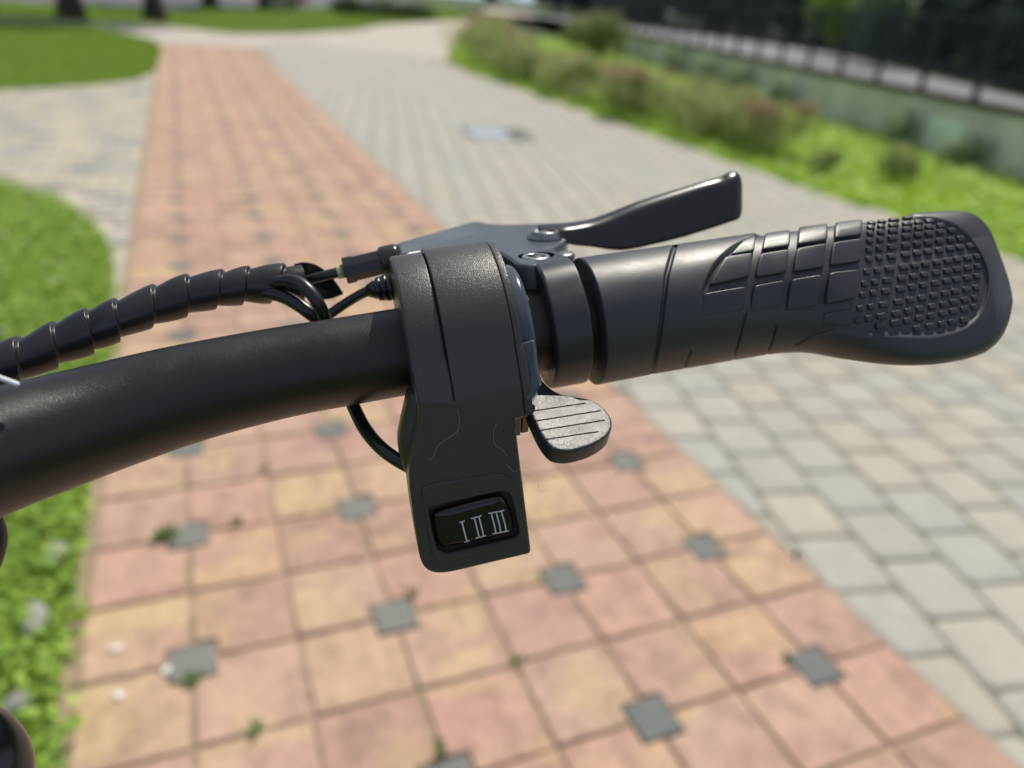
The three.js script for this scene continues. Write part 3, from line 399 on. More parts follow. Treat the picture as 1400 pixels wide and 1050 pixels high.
function latheAlong(p0, p1, prof, seg = 48, phase = 0) {   // prof: [distance from p0 in metres, radius]
  const d = p1.clone().sub(p0).normalize(), g = new THREE.LatheGeometry(prof.map(([s, r]) => new V2(r, s)), seg, phase);
  g.applyQuaternion(new THREE.Quaternion().setFromUnitVectors(new V3(0, 1, 0), d)); g.translate(p0.x, p0.y, p0.z); return g;
}
function sweep(pts, rad, seg, around = 20, rfun) {
  const c = new THREE.CatmullRomCurve3(pts, false, 'centripetal'), fr = c.computeFrenetFrames(seg, false), pos = [], uv = [], idx = [], L = c.getLength();
  for (let i = 0; i <= seg; i++) { const t = i / seg, p = c.getPointAt(t), N = fr.normals[i], B = fr.binormals[i], r0 = typeof rad === 'function' ? rad(t) : rad; for (let j = 0; j <= around; j++) { const a = j / around * 2 * Math.PI, r = rfun ? r0 * rfun(t * L, a) : r0, q = p.clone().addScaledVector(N, Math.cos(a) * r).addScaledVector(B, Math.sin(a) * r); pos.push(q.x, q.y, q.z); uv.push(t * L, j / around * 2 * Math.PI * r0); } }
  for (let i = 0; i < seg; i++) for (let j = 0; j < around; j++) { const a = i * (around + 1) + j, b = a + around + 1; idx.push(a, b, a + 1, b, b + 1, a + 1); }
  for (const e of [0, seg]) { const k = pos.length / 3, p = c.getPointAt(e / seg); pos.push(p.x, p.y, p.z); uv.push(0, 0); for (let j = 0; j < around; j++) { const a = e * (around + 1) + j; idx.push(k, a, a + 1); } }
  const g = new THREE.BufferGeometry(); g.setAttribute('position', new THREE.Float32BufferAttribute(pos, 3)); g.setAttribute('uv', new THREE.Float32BufferAttribute(uv, 2)); g.setIndex(idx); g.computeVertexNormals(); return g;
}
const ev = new Evaluator(); ev.attributes = ['position', 'normal', 'uv'];
const cut = (g, tools) => { for (const q of [g, ...tools]) if (!q.attributes.uv) metreUV(q); let a = new Brush(g); a.updateMatrixWorld(); for (const t of tools) { const b = new Brush(t); b.updateMatrixWorld(); a = ev.evaluate(a, b, SUBTRACTION); a.updateMatrixWorld(); } return a.geometry; };

// ---- bent tube
{
  const pts = [[-140, 668, 0.143], [-60, 637, 0.15], [0, 615.5, 0.156], [130, 575, 0.168], [250, 540, 0.1765], [380, 510.5, 0.183], [480, 493, 0.187]].map((q) => K(...q)); for (const s of [-0.035, -0.02, -0.004, 0.008]) pts.push(at(s, 0, 0));
  part('bar_tube', sweep(pts, (t) => 0.001 * lerp(13.2, 11.05, smooth(0, 0.55, t)), 160, 64), paintM);
}
// ---- throttle housing
const R = { main: 24.7 * MM, left: 23.9 * MM };
function drum(R, s0, s1, bevel, fv = 24.46 * MM) {
  const pts = []; for (let i = 0; i <= 64; i++) { const th = (-8 + i * 216 / 64) * Math.PI / 180; pts.push(new V2(R * Math.sin(th), R * Math.cos(th))); }
  pts.push(new V2(-0.9 * R, -0.62 * R), new V2(-1.02 * R, -0.2 * R), new V2(-1.02 * R, 0.5 * R), new V2(-21 * MM, 0.7 * R), new V2(-20 * MM, fv - 2.12 * MM), new V2(-17 * MM, fv - 1.19 * MM), new V2(-15 * MM, fv - 0.6 * MM), new V2(-14 * MM, fv - 0.33 * MM), new V2(-13 * MM, fv - 0.12 * MM), new V2(-12 * MM, fv - 0.03 * MM), new V2(-10.5 * MM, fv), new V2(-8 * MM, fv + 0.02 * MM), new V2(-5.5 * MM, Math.min(fv, R + 0.3 * MM)));
  let g = new THREE.ExtrudeGeometry(new THREE.Shape(pts), { depth: s1 - s0 - 2 * bevel, bevelEnabled: true, bevelSize: bevel, bevelThickness: bevel, bevelOffset: -bevel, bevelSegments: 6, curveSegments: 4 });
  g = creased(g, 0.2); { const p = g.attributes.position, uv = g.attributes.uv; for (let i = 0; i < p.count; i++) uv.setXY(i, (p.getX(i) < -5e-3 && p.getY(i) > 0 ? -p.getX(i) / R * -1 : Math.atan2(p.getX(i), p.getY(i))) * R, p.getZ(i)); } g.translate(0, 0, s0 + bevel); return g.applyMatrix4(new THREE.Matrix4().makeBasis(up, ov, ax).setPosition(A0));
}
const housing = part('throttle_housing', drum(R.main, sAt(597), sAt(678), 0.35 * MM), grainM);
part('housing_end', drum(R.left, sAt(553), sAt(596.9), 0.9 * MM), grainM, housing);
part('housing_rim', drum(24.3 * MM, sAt(678.4), sAt(689), 0.5 * MM), grainM, housing);
const front = plane(at(sAt(640), -13.2 * MM, 24.42 * MM), ov.clone().multiplyScalar(Math.cos(0.3)).addScaledVector(up, -Math.sin(0.3)));
const recess = [[582, 693], [591, 688], [690, 667], [701, 674], [713, 728], [708, 737], [608, 760], [595, 752]];
{
  const face = [[573, 548], [573, 552], [573.5, 560], [572.5, 588], [564, 622], [558, 652], [566, 715], [576, 777], [600, 787.5], [727, 757.5], [705.5, 583], [702, 560], [701, 546]];
  const rnd = [1, 4, 4, 5, 5, 5, 1, 4.5, 4.5, 1.2, 1, 1, 1].map((x) => x * MM);
  const body = slab(front, face, 15 * MM, 0.9 * MM, { round: rnd });
  const tool = slab(front, recess, 4 * MM, 0, { round: 2.2 * MM, top: 1.4 * MM });
  part('switch_box', planeUV(cut(body, [tool]), front), grainM, housing);
  part('housing_back', metreUV(slab(plane(front.o.clone().addScaledVector(front.n, -7.5 * MM), front.n), [[560, 540], [556, 560], [549, 590], [545, 612], [549, 640], [561, 665], [571, 715], [680, 700], [680, 540]], 11 * MM, 3.4 * MM, { round: 4 * MM, seg: 5 })), grainM, housing);
  const hole = new THREE.Path(shapeOf(recess.map((p) => front.to2(...p)), 2.2 * MM).getPoints(8));
  part('switch_bezel', metreUV(slab(front, [[575, 668], [588, 661], [688, 646], [701, 655], [718.5, 733], [712, 742], [604, 767], [590, 758]], 0.75 * MM, 0.28 * MM, { round: 2.6 * MM, top: 0.42 * MM, holes: [hole] })), grainM, housing);
}
// ---- rocker switch with its three numerals
{
  const q = [[587, 703.5], [690, 674], [708.5, 728.5], [599, 755.5]], N = 26, pos = [], uv = [], idx = [], top = [];
  const f2 = q.map((p) => front.to2(...p));
  const h = (a, b) => { const e = Math.pow(Math.abs(2 * a - 1), 5), f = Math.pow(Math.abs(2 * b - 1), 5), rim = Math.pow(Math.max(0, 1 - Math.max(e, f) * 0.98), 0.42); return (-1.6 + 2.0 * rim * (0.82 + 0.18 * smooth(0.12, 0.3, a)) + 0.7 * (a - 0.5) - 0.35 * Math.sin(Math.PI * a) * rim) * MM; };
  const point = (a, b, lift = 0) => { const sq = (x, y) => { const X = 2 * x - 1, Y = 2 * y - 1; return [0.5 + 0.5 * X * (1 - 0.1 * Y ** 4), 0.5 + 0.5 * Y * (1 - 0.1 * X ** 4)]; }, [A, B] = sq(a, b), p = f2[0].clone().lerp(f2[1], A).lerp(f2[3].clone().lerp(f2[2], A), B); return front.p3(p, h(a, b) + lift); };
  for (let j = 0; j <= N; j++) for (let i = 0; i <= N; i++) { const p = point(0.5 - 0.5 * Math.cos(Math.PI * i / N), 0.5 - 0.5 * Math.cos(Math.PI * j / N)); pos.push(p.x, p.y, p.z); uv.push(i / N * 0.02, j / N * 0.012); }
  for (let j = 0; j < N; j++) for (let i = 0; i < N; i++) { const a = j * (N + 1) + i, b = a + N + 1; idx.push(a, b, a + 1, b, b + 1, a + 1); }
  const g = new THREE.BufferGeometry(); g.setAttribute('position', new THREE.Float32BufferAttribute(pos, 3)); g.setAttribute('uv', new THREE.Float32BufferAttribute(uv, 2)); g.setIndex(idx); g.computeVertexNormals();
  const sw = part('rocker_switch', g, glossM); sw.userData.label = 'glossy black rocker switch marked I II III';
  const ink = std({ color: rgb(0.55, 0.56, 0.6), roughness: 0.5 }), Z = (x, y) => { const d = front.to2(x, y), tl = f2[0], w = f2[1].clone().sub(tl), v = f2[3].clone().sub(tl), e = d.clone().sub(tl), det = w.x * v.y - w.y * v.x; return [(e.x * v.y - e.y * v.x) / det, (w.x * e.y - w.y * e.x) / det]; };
  const stroke = (a, b, w) => { const n = Math.hypot(a[0] - b[0], a[1] - b[1]) > 60 ? 6 : 3, m = (t) => [lerp(a[0], b[0], t), lerp(a[1], b[1], t)]; return mergeGeometries(Array.from({ length: n }, (_, i) => piece(m(i / n), m((i + 1.04) / n), w))); };
  const piece = (a, b, w) => { const p = pl2(a), r2 = pl2(b), mid = p.clone().add(r2).multiplyScalar(0.5), d = r2.clone().sub(p), l = d.length(), g2 = new THREE.BoxGeometry(l, w, 0.12 * MM); d.normalize(); const n = front.n.clone().addScaledVector(d, -front.n.dot(d)).normalize(); g2.applyMatrix4(new THREE.Matrix4().makeBasis(d, n.clone().cross(d), n).setPosition(mid)); return g2; };
  const pl2 = ([x, y]) => { const c = Z(x, y); return point(Math.min(0.97, c[0]), Math.min(0.95, c[1]), 0.07 * MM); };
  const Q = (x, y) => [530 + x / 4.0375, 540 + y / 4.0375], w = 0.34 * MM, ws = 0.27 * MM;
  const numeral = (stems, serifs) => part('numeral', mergeGeometries([...stems.map(([a, b]) => stroke(Q(...a), Q(...b), w)), ...serifs.map(([a, b]) => stroke(Q(...a), Q(...b), ws))]), ink, sw);
  numeral([[[405, 700], [424, 806]]], [[[391, 702], [419, 692]], [[411, 813], [438, 803]]]);
  numeral([[[471, 674], [488, 778]], [[495, 667], [512, 771]]], [[[454, 679], [509, 661]], [[469, 787], [524, 769]]]);
  numeral([[[560, 644], [576, 750]], [[586, 638], [602, 745]], [[613, 632], [631, 739]]], [[[545, 647], [630, 628]], [[559, 757], [645, 739]]]);
}
// ---- thumb lever: ring round the bar, web and ribbed paddle
{
  const s0 = sAt(689.5), s1 = sAt(713), L = s1 - s0, r = 17.8 * MM, b = 1.6 * MM, prof = [[0, 11 * MM], [0, r - b]]; for (let i = 0; i <= 6; i++) prof.push([b - b * Math.cos(i * Math.PI / 12), r - b + b * Math.sin(i * Math.PI / 12)]); for (let i = 0; i <= 6; i++) prof.push([L - b + b * Math.sin(i * Math.PI / 12), r - b + b * Math.cos(i * Math.PI / 12)]); prof.push([L, 11 * MM]);
  const lever = part('thumb_lever', latheAlong(at(s0, 0, 0), at(s1, 0, 0), prof, 72), ringM);
  const pp = plane(K(782, 578, 0.1725), new V3(0.12, 0.76, 0.64));
  const outline = [[718, 500], [733, 493], [742, 519], [763, 536], [786, 541.5], [809, 546], [826, 557], [836.5, 573], [834, 590], [818, 603.5], [797, 612], [776, 616], [757, 613], [745, 602], [730, 575], [720, 548]];
  const body = slab(pp, outline, 4.6 * MM, 0.7 * MM, { spline: true, seg: 4 });
  const groove = ([a, c]) => bar2(pp, a, c, 0.42 * MM, 1.1 * MM, 0);
  part('paddle', planeUV(cut(body, [[[718, 563.5], [800, 551.3]], [[727, 576.5], [821.5, 561.3]], [[733, 589.3], [827, 574.3]], [[741, 601.6], [818.5, 590]]].map(groove)), pp), paddleM, lever);
  part('web', metreUV(slab(plane(K(728, 520, 0.1715), new V3(-0.1, 0.15, 1)), [[708, 470], [731, 462], [736, 505], [740, 520], [734, 535], [722, 552], [714, 540], [711, 510]], 5 * MM, 0.8 * MM, { round: 1.2 * MM })), ringM, lever);
}
// ---- brake clamp, bracket, bolts and lever blade
const nb = new V3(0, 0.93, 0.36).normalize(), bp = plane(at(sAt(748), 16.4 * MM, 5.2 * MM), nb);
{
  const s0 = sAt(738), s1 = sAt(787), b = 0.9 * MM, r = 15.9, cp = [];
  for (let i = 0; i <= 64; i++) { const th = (28 - i * 226 / 64) * Math.PI / 180; cp.push(new V2(r * Math.sin(th), r * Math.cos(th))); }
  for (const [t, w] of [[14, -17], [21, -17], [21.6, -9], [19.5, -3], [17.6, 2.2], [16.5, 5.3], [15.9, 6.9], [15.1, 8.4], [14, 9.9], [12.4, 11.4], [10.3, 12.8]]) cp.push(new V2(t, w));
  let cg = new THREE.ExtrudeGeometry(new THREE.Shape(cp.map((q) => q.multiplyScalar(MM))), { depth: s1 - s0 - 2 * b, bevelEnabled: true, bevelSize: b, bevelThickness: b, bevelOffset: -b, bevelSegments: 3 });
  cg = creased(cg, 0.2); cg.translate(0, 0, s0 + b); cg.applyMatrix4(new THREE.Matrix4().makeBasis(up, ov, ax).setPosition(A0));
  const out = [[543, 331], [600, 315.5], [640, 303.5], [654, 301.5], [674, 306.5], [710, 306.5], [745, 304.5], [766, 310], [777, 320], [774, 330], [757, 340], [776, 356], [768, 360], [728, 362], [709, 361], [692, 349], [676, 340], [652, 333], [600, 338.5], [546, 348]];
  const rnd = [1, 8, 4, 4, 4, 6, 6, 4, 3, 3, 2, 2, 2, 2, 3, 5, 5, 5, 8, 1].map((x) => x * MM);
  const plate = slab(bp, out, 10 * MM, 1.1 * MM, { round: rnd, seg: 4 });
  const pin = hit(733, 350.5, bp.o, nb), piv = hit(744, 326, bp.o, nb), toN = (p, d) => p.clone().addScaledVector(nb, d);
  const bore = latheAlong(toN(pin, -3 * MM), toN(pin, 1 * MM), [[0, 0], [0, 4.9 * MM], [4 * MM, 4.9 * MM], [4 * MM, 0]], 32);
  const brake = part('brake_clamp', axisUV(cut(cg, [bore.clone()])), leverM);
  const bracket = part('lever_bracket', planeUV(cut(plate, [bore]), bp), bracketM, brake);
  part('pinch_bolt', latheAlong(toN(pin, -2.4 * MM), toN(pin, 1), [[0, 0], [0, 3.9 * MM], [2.1 * MM, 3.9 * MM], [2.6 * MM, 3.5 * MM], [2.6 * MM, 2.2 * MM], [0.6 * MM, 2.1 * MM], [0.5 * MM, 0]], 6 * 6), steelM, brake);
  part('bolt_socket', latheAlong(toN(pin, -1.9 * MM), toN(pin, 1), [[0, 0], [0, 2.35 * MM], [2.18 * MM, 2.35 * MM], [2.18 * MM, 0]], 6), std({ color: rgb(0.006, 0.006, 0.006), roughness: 0.5 }), brake);
  part('pivot_bolt', latheAlong(toN(piv, -0.2 * MM), toN(piv, 1), [[0, 0], [0, 5.1 * MM], [0.7 * MM, 5.1 * MM], [2.3 * MM, 4.3 * MM], [2.55 * MM, 4.0 * MM], [2.5 * MM, 3.6 * MM], [1.9 * MM, 3.4 * MM], [1.9 * MM, 2.2 * MM], [2.3 * MM, 1.6 * MM], [2.4 * MM, 0]], 40), darkSteel, brake);
  const nut = toN(hit(771, 338, bp.o, nb), -1.5 * MM);
  part('pivot_nut', latheAlong(nut, toN(nut, -1), [[0, 0], [0, 2.8 * MM], [0.6 * MM, 3.2 * MM], [2.2 * MM, 3.2 * MM], [2.8 * MM, 2.6 * MM], [2.8 * MM, 0]], 24), darkSteel, brake);
  // blade
  const Dp = -hit(760, 322, bp.o, nb).z, dst = table([740, 770, 1015], [Dp + 0.001, Dp + 0.001, Dp + 0.014]);
  const secs = [[735, 307, 327, 4], [770, 305.5, 331, 4.4], [790, 303, 334, 4.2], [808, 299.5, 336, 3.9], [830, 292, 339.5, 3.6], [850, 284, 341, 3.5], [868, 277, 338.5, 3.4], [900, 266.5, 331.5, 3.3], [930, 257.5, 324, 3.2], [960, 248.5, 315, 3.1], [985, 241.5, 307, 3.1], [996, 236, 303, 3.4], [1004, 234.5, 300.5, 3.3], [1010, 238, 297, 2.5], [1013, 246, 290, 1.4]];
  const cz = (k) => new THREE.CatmullRomCurve3(secs.map((q) => new V3(q[0], q[k], q[3])), false, 'centripetal'), ct = cz(1), cb = cz(2), N = 90, M = 36, pos = [], uv = [], idx = [];
  for (let i = 0; i <= N; i++) { const a = ct.getPoint(i / N), b = cb.getPoint(i / N), D = dst(a.x), p = K(a.x, a.y, D), q = K(b.x, b.y, D - 0.0025), c = p.clone().add(q).multiplyScalar(0.5), e1 = p.clone().sub(q).multiplyScalar(0.5), e2 = new V3(0, 0.36, -0.93).multiplyScalar(a.z * MM);
    for (let j = 0; j <= M; j++) { const th = j / M * 2 * Math.PI, cs = Math.cos(th), sn = Math.sin(th), ex = 0.42, rd = smooth(0, 0.6, cs), v = c.clone().addScaledVector(e1, Math.sign(cs) * Math.abs(cs) ** lerp(ex, 0.5, rd)).addScaledVector(e2, Math.sign(sn) * Math.abs(sn) ** lerp(0.4, 0.85, rd)); pos.push(v.x, v.y, v.z); uv.push(i * 0.0006, j * 0.0006); } }
  for (let i = 0; i < N; i++) for (let j = 0; j < M; j++) { const a = i * (M + 1) + j, b = a + M + 1; idx.push(a, b, a + 1, b, b + 1, a + 1); }
  for (const e of [0, N]) { const k = pos.length / 3, o = e * (M + 1); let sx = 0, sy = 0, sz = 0; for (let j = 0; j < M; j++) { sx += pos[3 * (o + j)]; sy += pos[3 * (o + j) + 1]; sz += pos[3 * (o + j) + 2]; } pos.push(sx / M, sy / M, sz / M); uv.push(0, 0); for (let j = 0; j < M; j++) idx.push(k, o + j, o + j + 1); }
  const g = new THREE.BufferGeometry(); g.setAttribute('position', new THREE.Float32BufferAttribute(pos, 3)); g.setAttribute('uv', new THREE.Float32BufferAttribute(uv, 2)); g.setIndex(idx); g.computeVertexNormals();
  part('lever_blade', g, black([0.006, 0.006, 0.007], 0.36, 0.000008, 60), brake);
}
// ---- barrel adjuster and brake cable
const Dadj = -hit(545, 340, bp.o, nb).z - 0.001;
{
  const p0 = K(543, 353, Dadj), p1 = K(441, 377.5, Dadj - 0.003), mm = (x) => x * Dadj / FOC, adj = part('barrel_adjuster', latheAlong(p0, p1, [[-mm(6), 0], [-mm(6), mm(18)], [mm(2), mm(20.5)], [mm(20), mm(20.5)], [mm(23), mm(18.5)], [mm(24), mm(14)], [mm(24), 0]], 14), black([0.02, 0.02, 0.021], 0.4));
  part('sleeve', creased(latheAlong(p0, p1, [[mm(23), 0], [mm(23), mm(17.5)], [mm(60), mm(17.5)], [mm(60), mm(19)], [mm(72), mm(19)], [mm(73), mm(17)], [mm(73), 0]], 8, 0.3), 0.3), black([0.02, 0.02, 0.022], 0.36), adj);
  part('ferrule', latheAlong(p0, p1, [[mm(72), 0], [mm(72), mm(9.5)], [mm(82), mm(9.5)], [mm(83), mm(8)], [mm(83), 0]], 20), std({ color: rgb(0.48, 0.5, 0.26), roughness: 0.35, metalness: 0.25 }), adj);
  part('brake_cable', sweep([K(462, 372.5, Dadj - 0.0025), K(440, 378, Dadj - 0.003), K(405, 386, 0.205), K(350, 389, 0.2005)], 1.45 * MM, 40, 16), cableM);
}
// ---- throttle cable with ribbed strain relief
{
  const e0 = K(541, 391, 0.2), e1 = K(501, 398, 0.201), f = (x) => x * 0.202 / FOC, prof = [[-f(12), 0], [-f(12), f(22)]]; for (let i = 0; i < 4; i++) { const a = i * 9 - 8; prof.push([f(a), f(21.5 - i * 1.6)], [f(a + 5.5), f(21 - i * 1.6)], [f(a + 6), f(16.5 - i * 1.4)], [f(a + 8.8), f(16.5 - i * 1.4)]); } prof.push([f(29), f(13)], [f(40), f(8)], [f(40), 0]);
  const sr = part('strain_relief', latheAlong(e0, e1, prof, 24), cableM);
  part('throttle_cable', sweep([K(518, 395, 0.201), K(501, 399, 0.2015), K(480, 410, 0.2025), K(455, 427, 0.202), K(435, 443, 0.2), K(415, 470, 0.199)], 1.35 * MM, 60, 16), cableM, sr);
  const loop = part('motor_cable', sweep([K(330, 392, 0.1985), K(375, 386, 0.1985), K(394, 383.5, 0.196), K(409, 387, 0.195), K(423, 398, 0.194), K(435, 415, 0.194), K(445, 438, 0.1965), K(452, 470, 0.2), K(462, 510, 0.2), K(482, 553, 0.195), K(500, 588, 0.19), K(524, 615, 0.186), K(556, 636, 0.184), K(590, 650, 0.184)], 1.75 * MM, 140, 18), cableM);
  loop.userData.label = 'shiny black cable looping behind the bar';
  part('lower_cable', sweep([K(350, 398, 0.2), K(384, 404, 0.1985), K(404, 414, 0.1975), K(424, 428, 0.197), K(446, 445, 0.2)], 1.9 * MM, 50, 16), cableM);
}
// ---- spiral wrap over the cables
{
  const pts = [[-70, 528, 0.170], [-30, 513, 0.1735], [30, 490, 0.1775], [100, 461.5, 0.1825], [170, 433, 0.1875], [260, 402.5, 0.1945], [330, 391, 0.1995], [390, 387, 0.2035], [412, 386.5, 0.2055]].map((q) => K(...q)), pitch = 8.0 * MM;
  const rf = (l, a) => { const ph = l / pitch + a / (2 * Math.PI) + 0.35 + 0.1 * Math.sin(l * 190) + 0.05 * Math.sin(l * 417 + a), f = ph - Math.floor(ph); return 0.86 + 0.2 * Math.sin(Math.min(1, f * 1.15) * 1.5) - 0.2 * smooth(0.9, 0.985, f) + 0.035 * Math.sin(l * 263 + 1.5 * Math.sin(a)); };
  const wrap = part('spiral_wrap', sweep(pts, (t) => lerp(5.35, 4.95, smooth(0, 0.6, t)) * MM, 900, 56, rf), wrapM);
  // the last turn hangs open: a curled band running down the far side
  const hi = new THREE.CatmullRomCurve3([[402, 361, 0.2035], [416, 358.5, 0.207], [432, 362, 0.2095], [447, 372, 0.2105], [459, 386, 0.2098], [468, 399, 0.2085]].map((q) => K(...q))), lo = new THREE.CatmullRomCurve3([[398, 384, 0.2035], [407, 396, 0.2085], [420, 405, 0.211], [436, 409, 0.2112], [452, 408, 0.2098], [466, 403, 0.2085]].map((q) => K(...q))), N = 28, M = 8, pos = [], idx = [];
  for (let i = 0; i <= N; i++) for (let j = 0; j <= 2 * M + 1; j++) { const f = j <= M ? j / M : (2 * M + 1 - j) / M, p = hi.getPoint(i / N).lerp(lo.getPoint(i / N), f), k = j <= M ? 0 : 1; p.z -= Math.sin(Math.PI * f) * 2.2 * MM * (1 - i / N * 0.5) + k * 0.9 * MM; pos.push(p.x, p.y, p.z); }
  const Wd = 2 * M + 2; for (let i = 0; i < N; i++) for (let j = 0; j < Wd; j++) { const a = i * Wd + j, b = i * Wd + (j + 1) % Wd; idx.push(a, b, a + Wd, b, b + Wd, a + Wd); } for (const e of [0, N]) for (let j = 0; j < M; j++) { const o = e * Wd; idx.push(o + j, o + j + 1, o + Wd - 1 - j, o + j + 1, o + Wd - 2 - j, o + Wd - 1 - j); }
  let g = new THREE.BufferGeometry(); g.setAttribute('position', new THREE.Float32BufferAttribute(pos, 3)); g.setIndex(idx); g = creased(g, 0.6); part('wrap_end', metreUV(g), wrapM, wrap);
}
part('cable_tie', latheAlong(K(-8, 513.5, 0.1462), K(22, 524.5, 0.1472), [[0, 0], [0, 0.48 * MM], [4.3 * MM, 0.48 * MM], [4.62 * MM, 0.3 * MM], [4.7 * MM, 0]], 12), std({ color: rgb(0.75, 0.77, 0.8), roughness: 0.4 }));
part('hose_elbow', sweep([K(-60, 640, 0.172), K(-22, 690, 0.175), K(-5, 735, 0.178), K(-20, 790, 0.18)], 2.4 * MM, 40, 18), cableM);
{
  const c = K(-41, 1064, 0.17), g = new THREE.SphereGeometry(1, 48, 32), p = g.attributes.position;
  for (let i = 0; i < p.count; i++) { const y = p.getY(i); p.setXYZ(i, p.getX(i) * 12.9 * MM, (y > 0 ? y * 17 : y * 12) * MM, p.getZ(i) * 12 * MM); } g.computeVertexNormals(); g.rotateZ(0.2); g.translate(c.x, c.y, c.z); part('stem_cap', metreUV(g), black([0.02, 0.018, 0.017], 0.32));
}
// ---- rubber grip: swept body with recessed field, raised blocks and studs
{
  const Rg = 16.5 * MM, sW0 = loc(hit(1080, 470, A0, ov))[0], sW1 = loc(hit(1270, 470, A0, ov))[0], wing = (s) => smooth(sW0, sW1, s);
  const lean = (s, t) => wing(s) * 0.42 * Math.max(0, Rg * 0.35 - t);
  const dirAt = (s, c) => ov.clone().lerp(c.clone().normalize().negate(), smooth(5 * MM, 60 * MM, s)).normalize();
  const gat = (s, t, w) => { const c = A0.clone().addScaledVector(ax, s), d = dirAt(s, c); return c.addScaledVector(up, t).addScaledVector(d, w); };
  const solve = (x, y, wf) => { let l, X = x, Y = y; for (let i = 0; i < 7; i++) { l = loc(hit(X, Y, A0, ov)); const q = pix(gat(l[0], l[1], wf(l[0], l[1]))); X += (x - q[0]) * 0.8; Y += (y - q[1]) * 0.8; } return [l[0], l[1]]; };
  const toST = (x, y) => solve(x, y, lean);
  const topL = [[784, 354], [926, 334], [1100, 309], [1180, 299], [1260, 291], [1300, 288.5], [1322, 290], [1338, 297], [1353, 314], [1368, 350], [1380, 385], [1385, 410]].map((q) => toST(...q));
  const botL = [[817, 526], [893, 511.5], [1000, 493], [1060, 483.5], [1100, 482], [1150, 490], [1200, 496.5], [1240, 499], [1290, 496], [1325, 489], [1350, 479], [1369, 461], [1380, 437], [1385, 412]].map((q) => toST(...q));
  topL[0][0] = botL[0][0] = 0; const dense = (L) => new THREE.CatmullRomCurve3(L.map((q) => new V3(q[0], q[1], 0)), false, 'centripetal').getPoints(240).map((q) => [q.x, q.y]); for (const L of [topL, botL]) { const q = dense(L); L.length = 0; L.push(...q); } const tT = table(topL.map((q) => q[0]), topL.map((q) => q[1])), tB = table(botL.map((q) => q[0]), botL.map((q) => q[1]));
  const sEnd = Math.min(topL.at(-1)[0], botL.at(-1)[0]);
  const section = (s) => { const t1 = tT(s), t0 = Math.min(tB(s), t1 - 1e-5), c = (t1 + t0) / 2, h = (t1 - t0) / 2, w = wing(s), e = Math.min(1, h / (17 * MM)); return { c, h, w, p: 2 + 0.5 * w, vf: lerp(h, 13.2 * MM * Math.pow(e, 0.55), w), vb: lerp(h, 11 * MM * Math.pow(e, 0.55), w) }; };
  const shear = (q, t) => q.w * 0.42 * Math.max(0, Rg * 0.35 - t), ovAt = (s) => dirAt(s, A0.clone().addScaledVector(ax, s));
  const frontV = (s, t) => { const q = section(s), x = Math.min(0.995, Math.abs((t - q.c) / q.h)); return q.vf * Math.pow(1 - Math.pow(x, q.p), 1 / q.p) + shear(q, t); };
  const surf = (x, y) => { const [s, t] = solve(x, y, (s, t) => frontV(Math.max(0, s), t)), e = 0.25 * MM, F = (a, b) => gat(a, b, frontV(Math.max(0, a), b)), n = F(s + e, t).sub(F(s - e, t)).cross(F(s, t + e).sub(F(s, t - e))).normalize(), p = F(s, t); if (n.dot(p) > 0) n.negate(); return { p, n, s, t }; };
  // recessed field (its outline as measured), depth by distance to the edge
  const field = [[1030, 318], [1012, 327], [997, 337], [977, 357], [963, 382], [954, 413], [951, 452], [1000, 468], [1060, 466], [1100, 460], [1145, 458], [1176, 460], [1210, 461.5], [1274, 463], [1302, 458], [1324, 449], [1340, 434], [1350, 413], [1354, 389], [1351, 365], [1340, 341], [1326, 322], [1307, 306.5], [1283, 297], [1255, 292.6], [1225, 286], [1150, 280], [1060, 290]];
  { const c = new THREE.CatmullRomCurve3(field.map((q) => new V3(q[0], q[1], 0)), true, 'centripetal').getPoints(130); field.length = 0; c.slice(0, -1).forEach((q) => field.push([q.x, q.y])); }
  const segDist = (x, y, a, b) => { const dx = b[0] - a[0], dy = b[1] - a[1], t = Math.max(0, Math.min(1, ((x - a[0]) * dx + (y - a[1]) * dy) / (dx * dx + dy * dy))); return Math.hypot(x - a[0] - t * dx, y - a[1] - t * dy); };
  const fieldDepth = (x, y) => { if (x < 945 || x > 1358 || y > 470 || y < 280 || !inPoly(field, x, y)) return 0; let d = 99; for (let i = 0; i < field.length; i++) d = Math.min(d, segDist(x, y, field[i], field[(i + 1) % field.length])); const k = smooth(0.3, 6.5, d), fade = x < 1190 ? 1 - smooth(400, 448, y - (x - 1070) * 0.16) * (1 - smooth(1110, 1190, x) * 0.8) : 1; return k * lerp(1.05, 1.35, smooth(1176, 1190, x)) * fade * MM; };
  const grooves = [[[[929, 320], [920, 342], [912, 375], [908, 410], [905, 440], [900, 470], [894, 500], [890, 520]], 3.6, 0.9], [[[1020, 430], [1013, 455], [1007, 478], [1001, 498]], 1.9, 0.6], [[[1062, 445], [1055, 470], [1046, 492]], 1.9, 0.6], [[[945, 480], [938, 497], [935, 512]], 1.8, 0.6], [[[1089, 470], [1110, 459], [1140, 452], [1175, 449]], 2.5, 0.35]];
  const grooveDepth = (x, y) => { let d = 0; for (const [L, w, k] of grooves) for (let i = 0; i + 1 < L.length; i++) { const q = segDist(x, y, L[i], L[i + 1]); if (q < w * 1.5) d = Math.max(d, k * (1 - smooth(w * 0.45, w, q))); } return d * MM; };
  const NS = 420, NF = 230, NB = 46, pos = [], uv = [], idx = [], W = NF + NB;
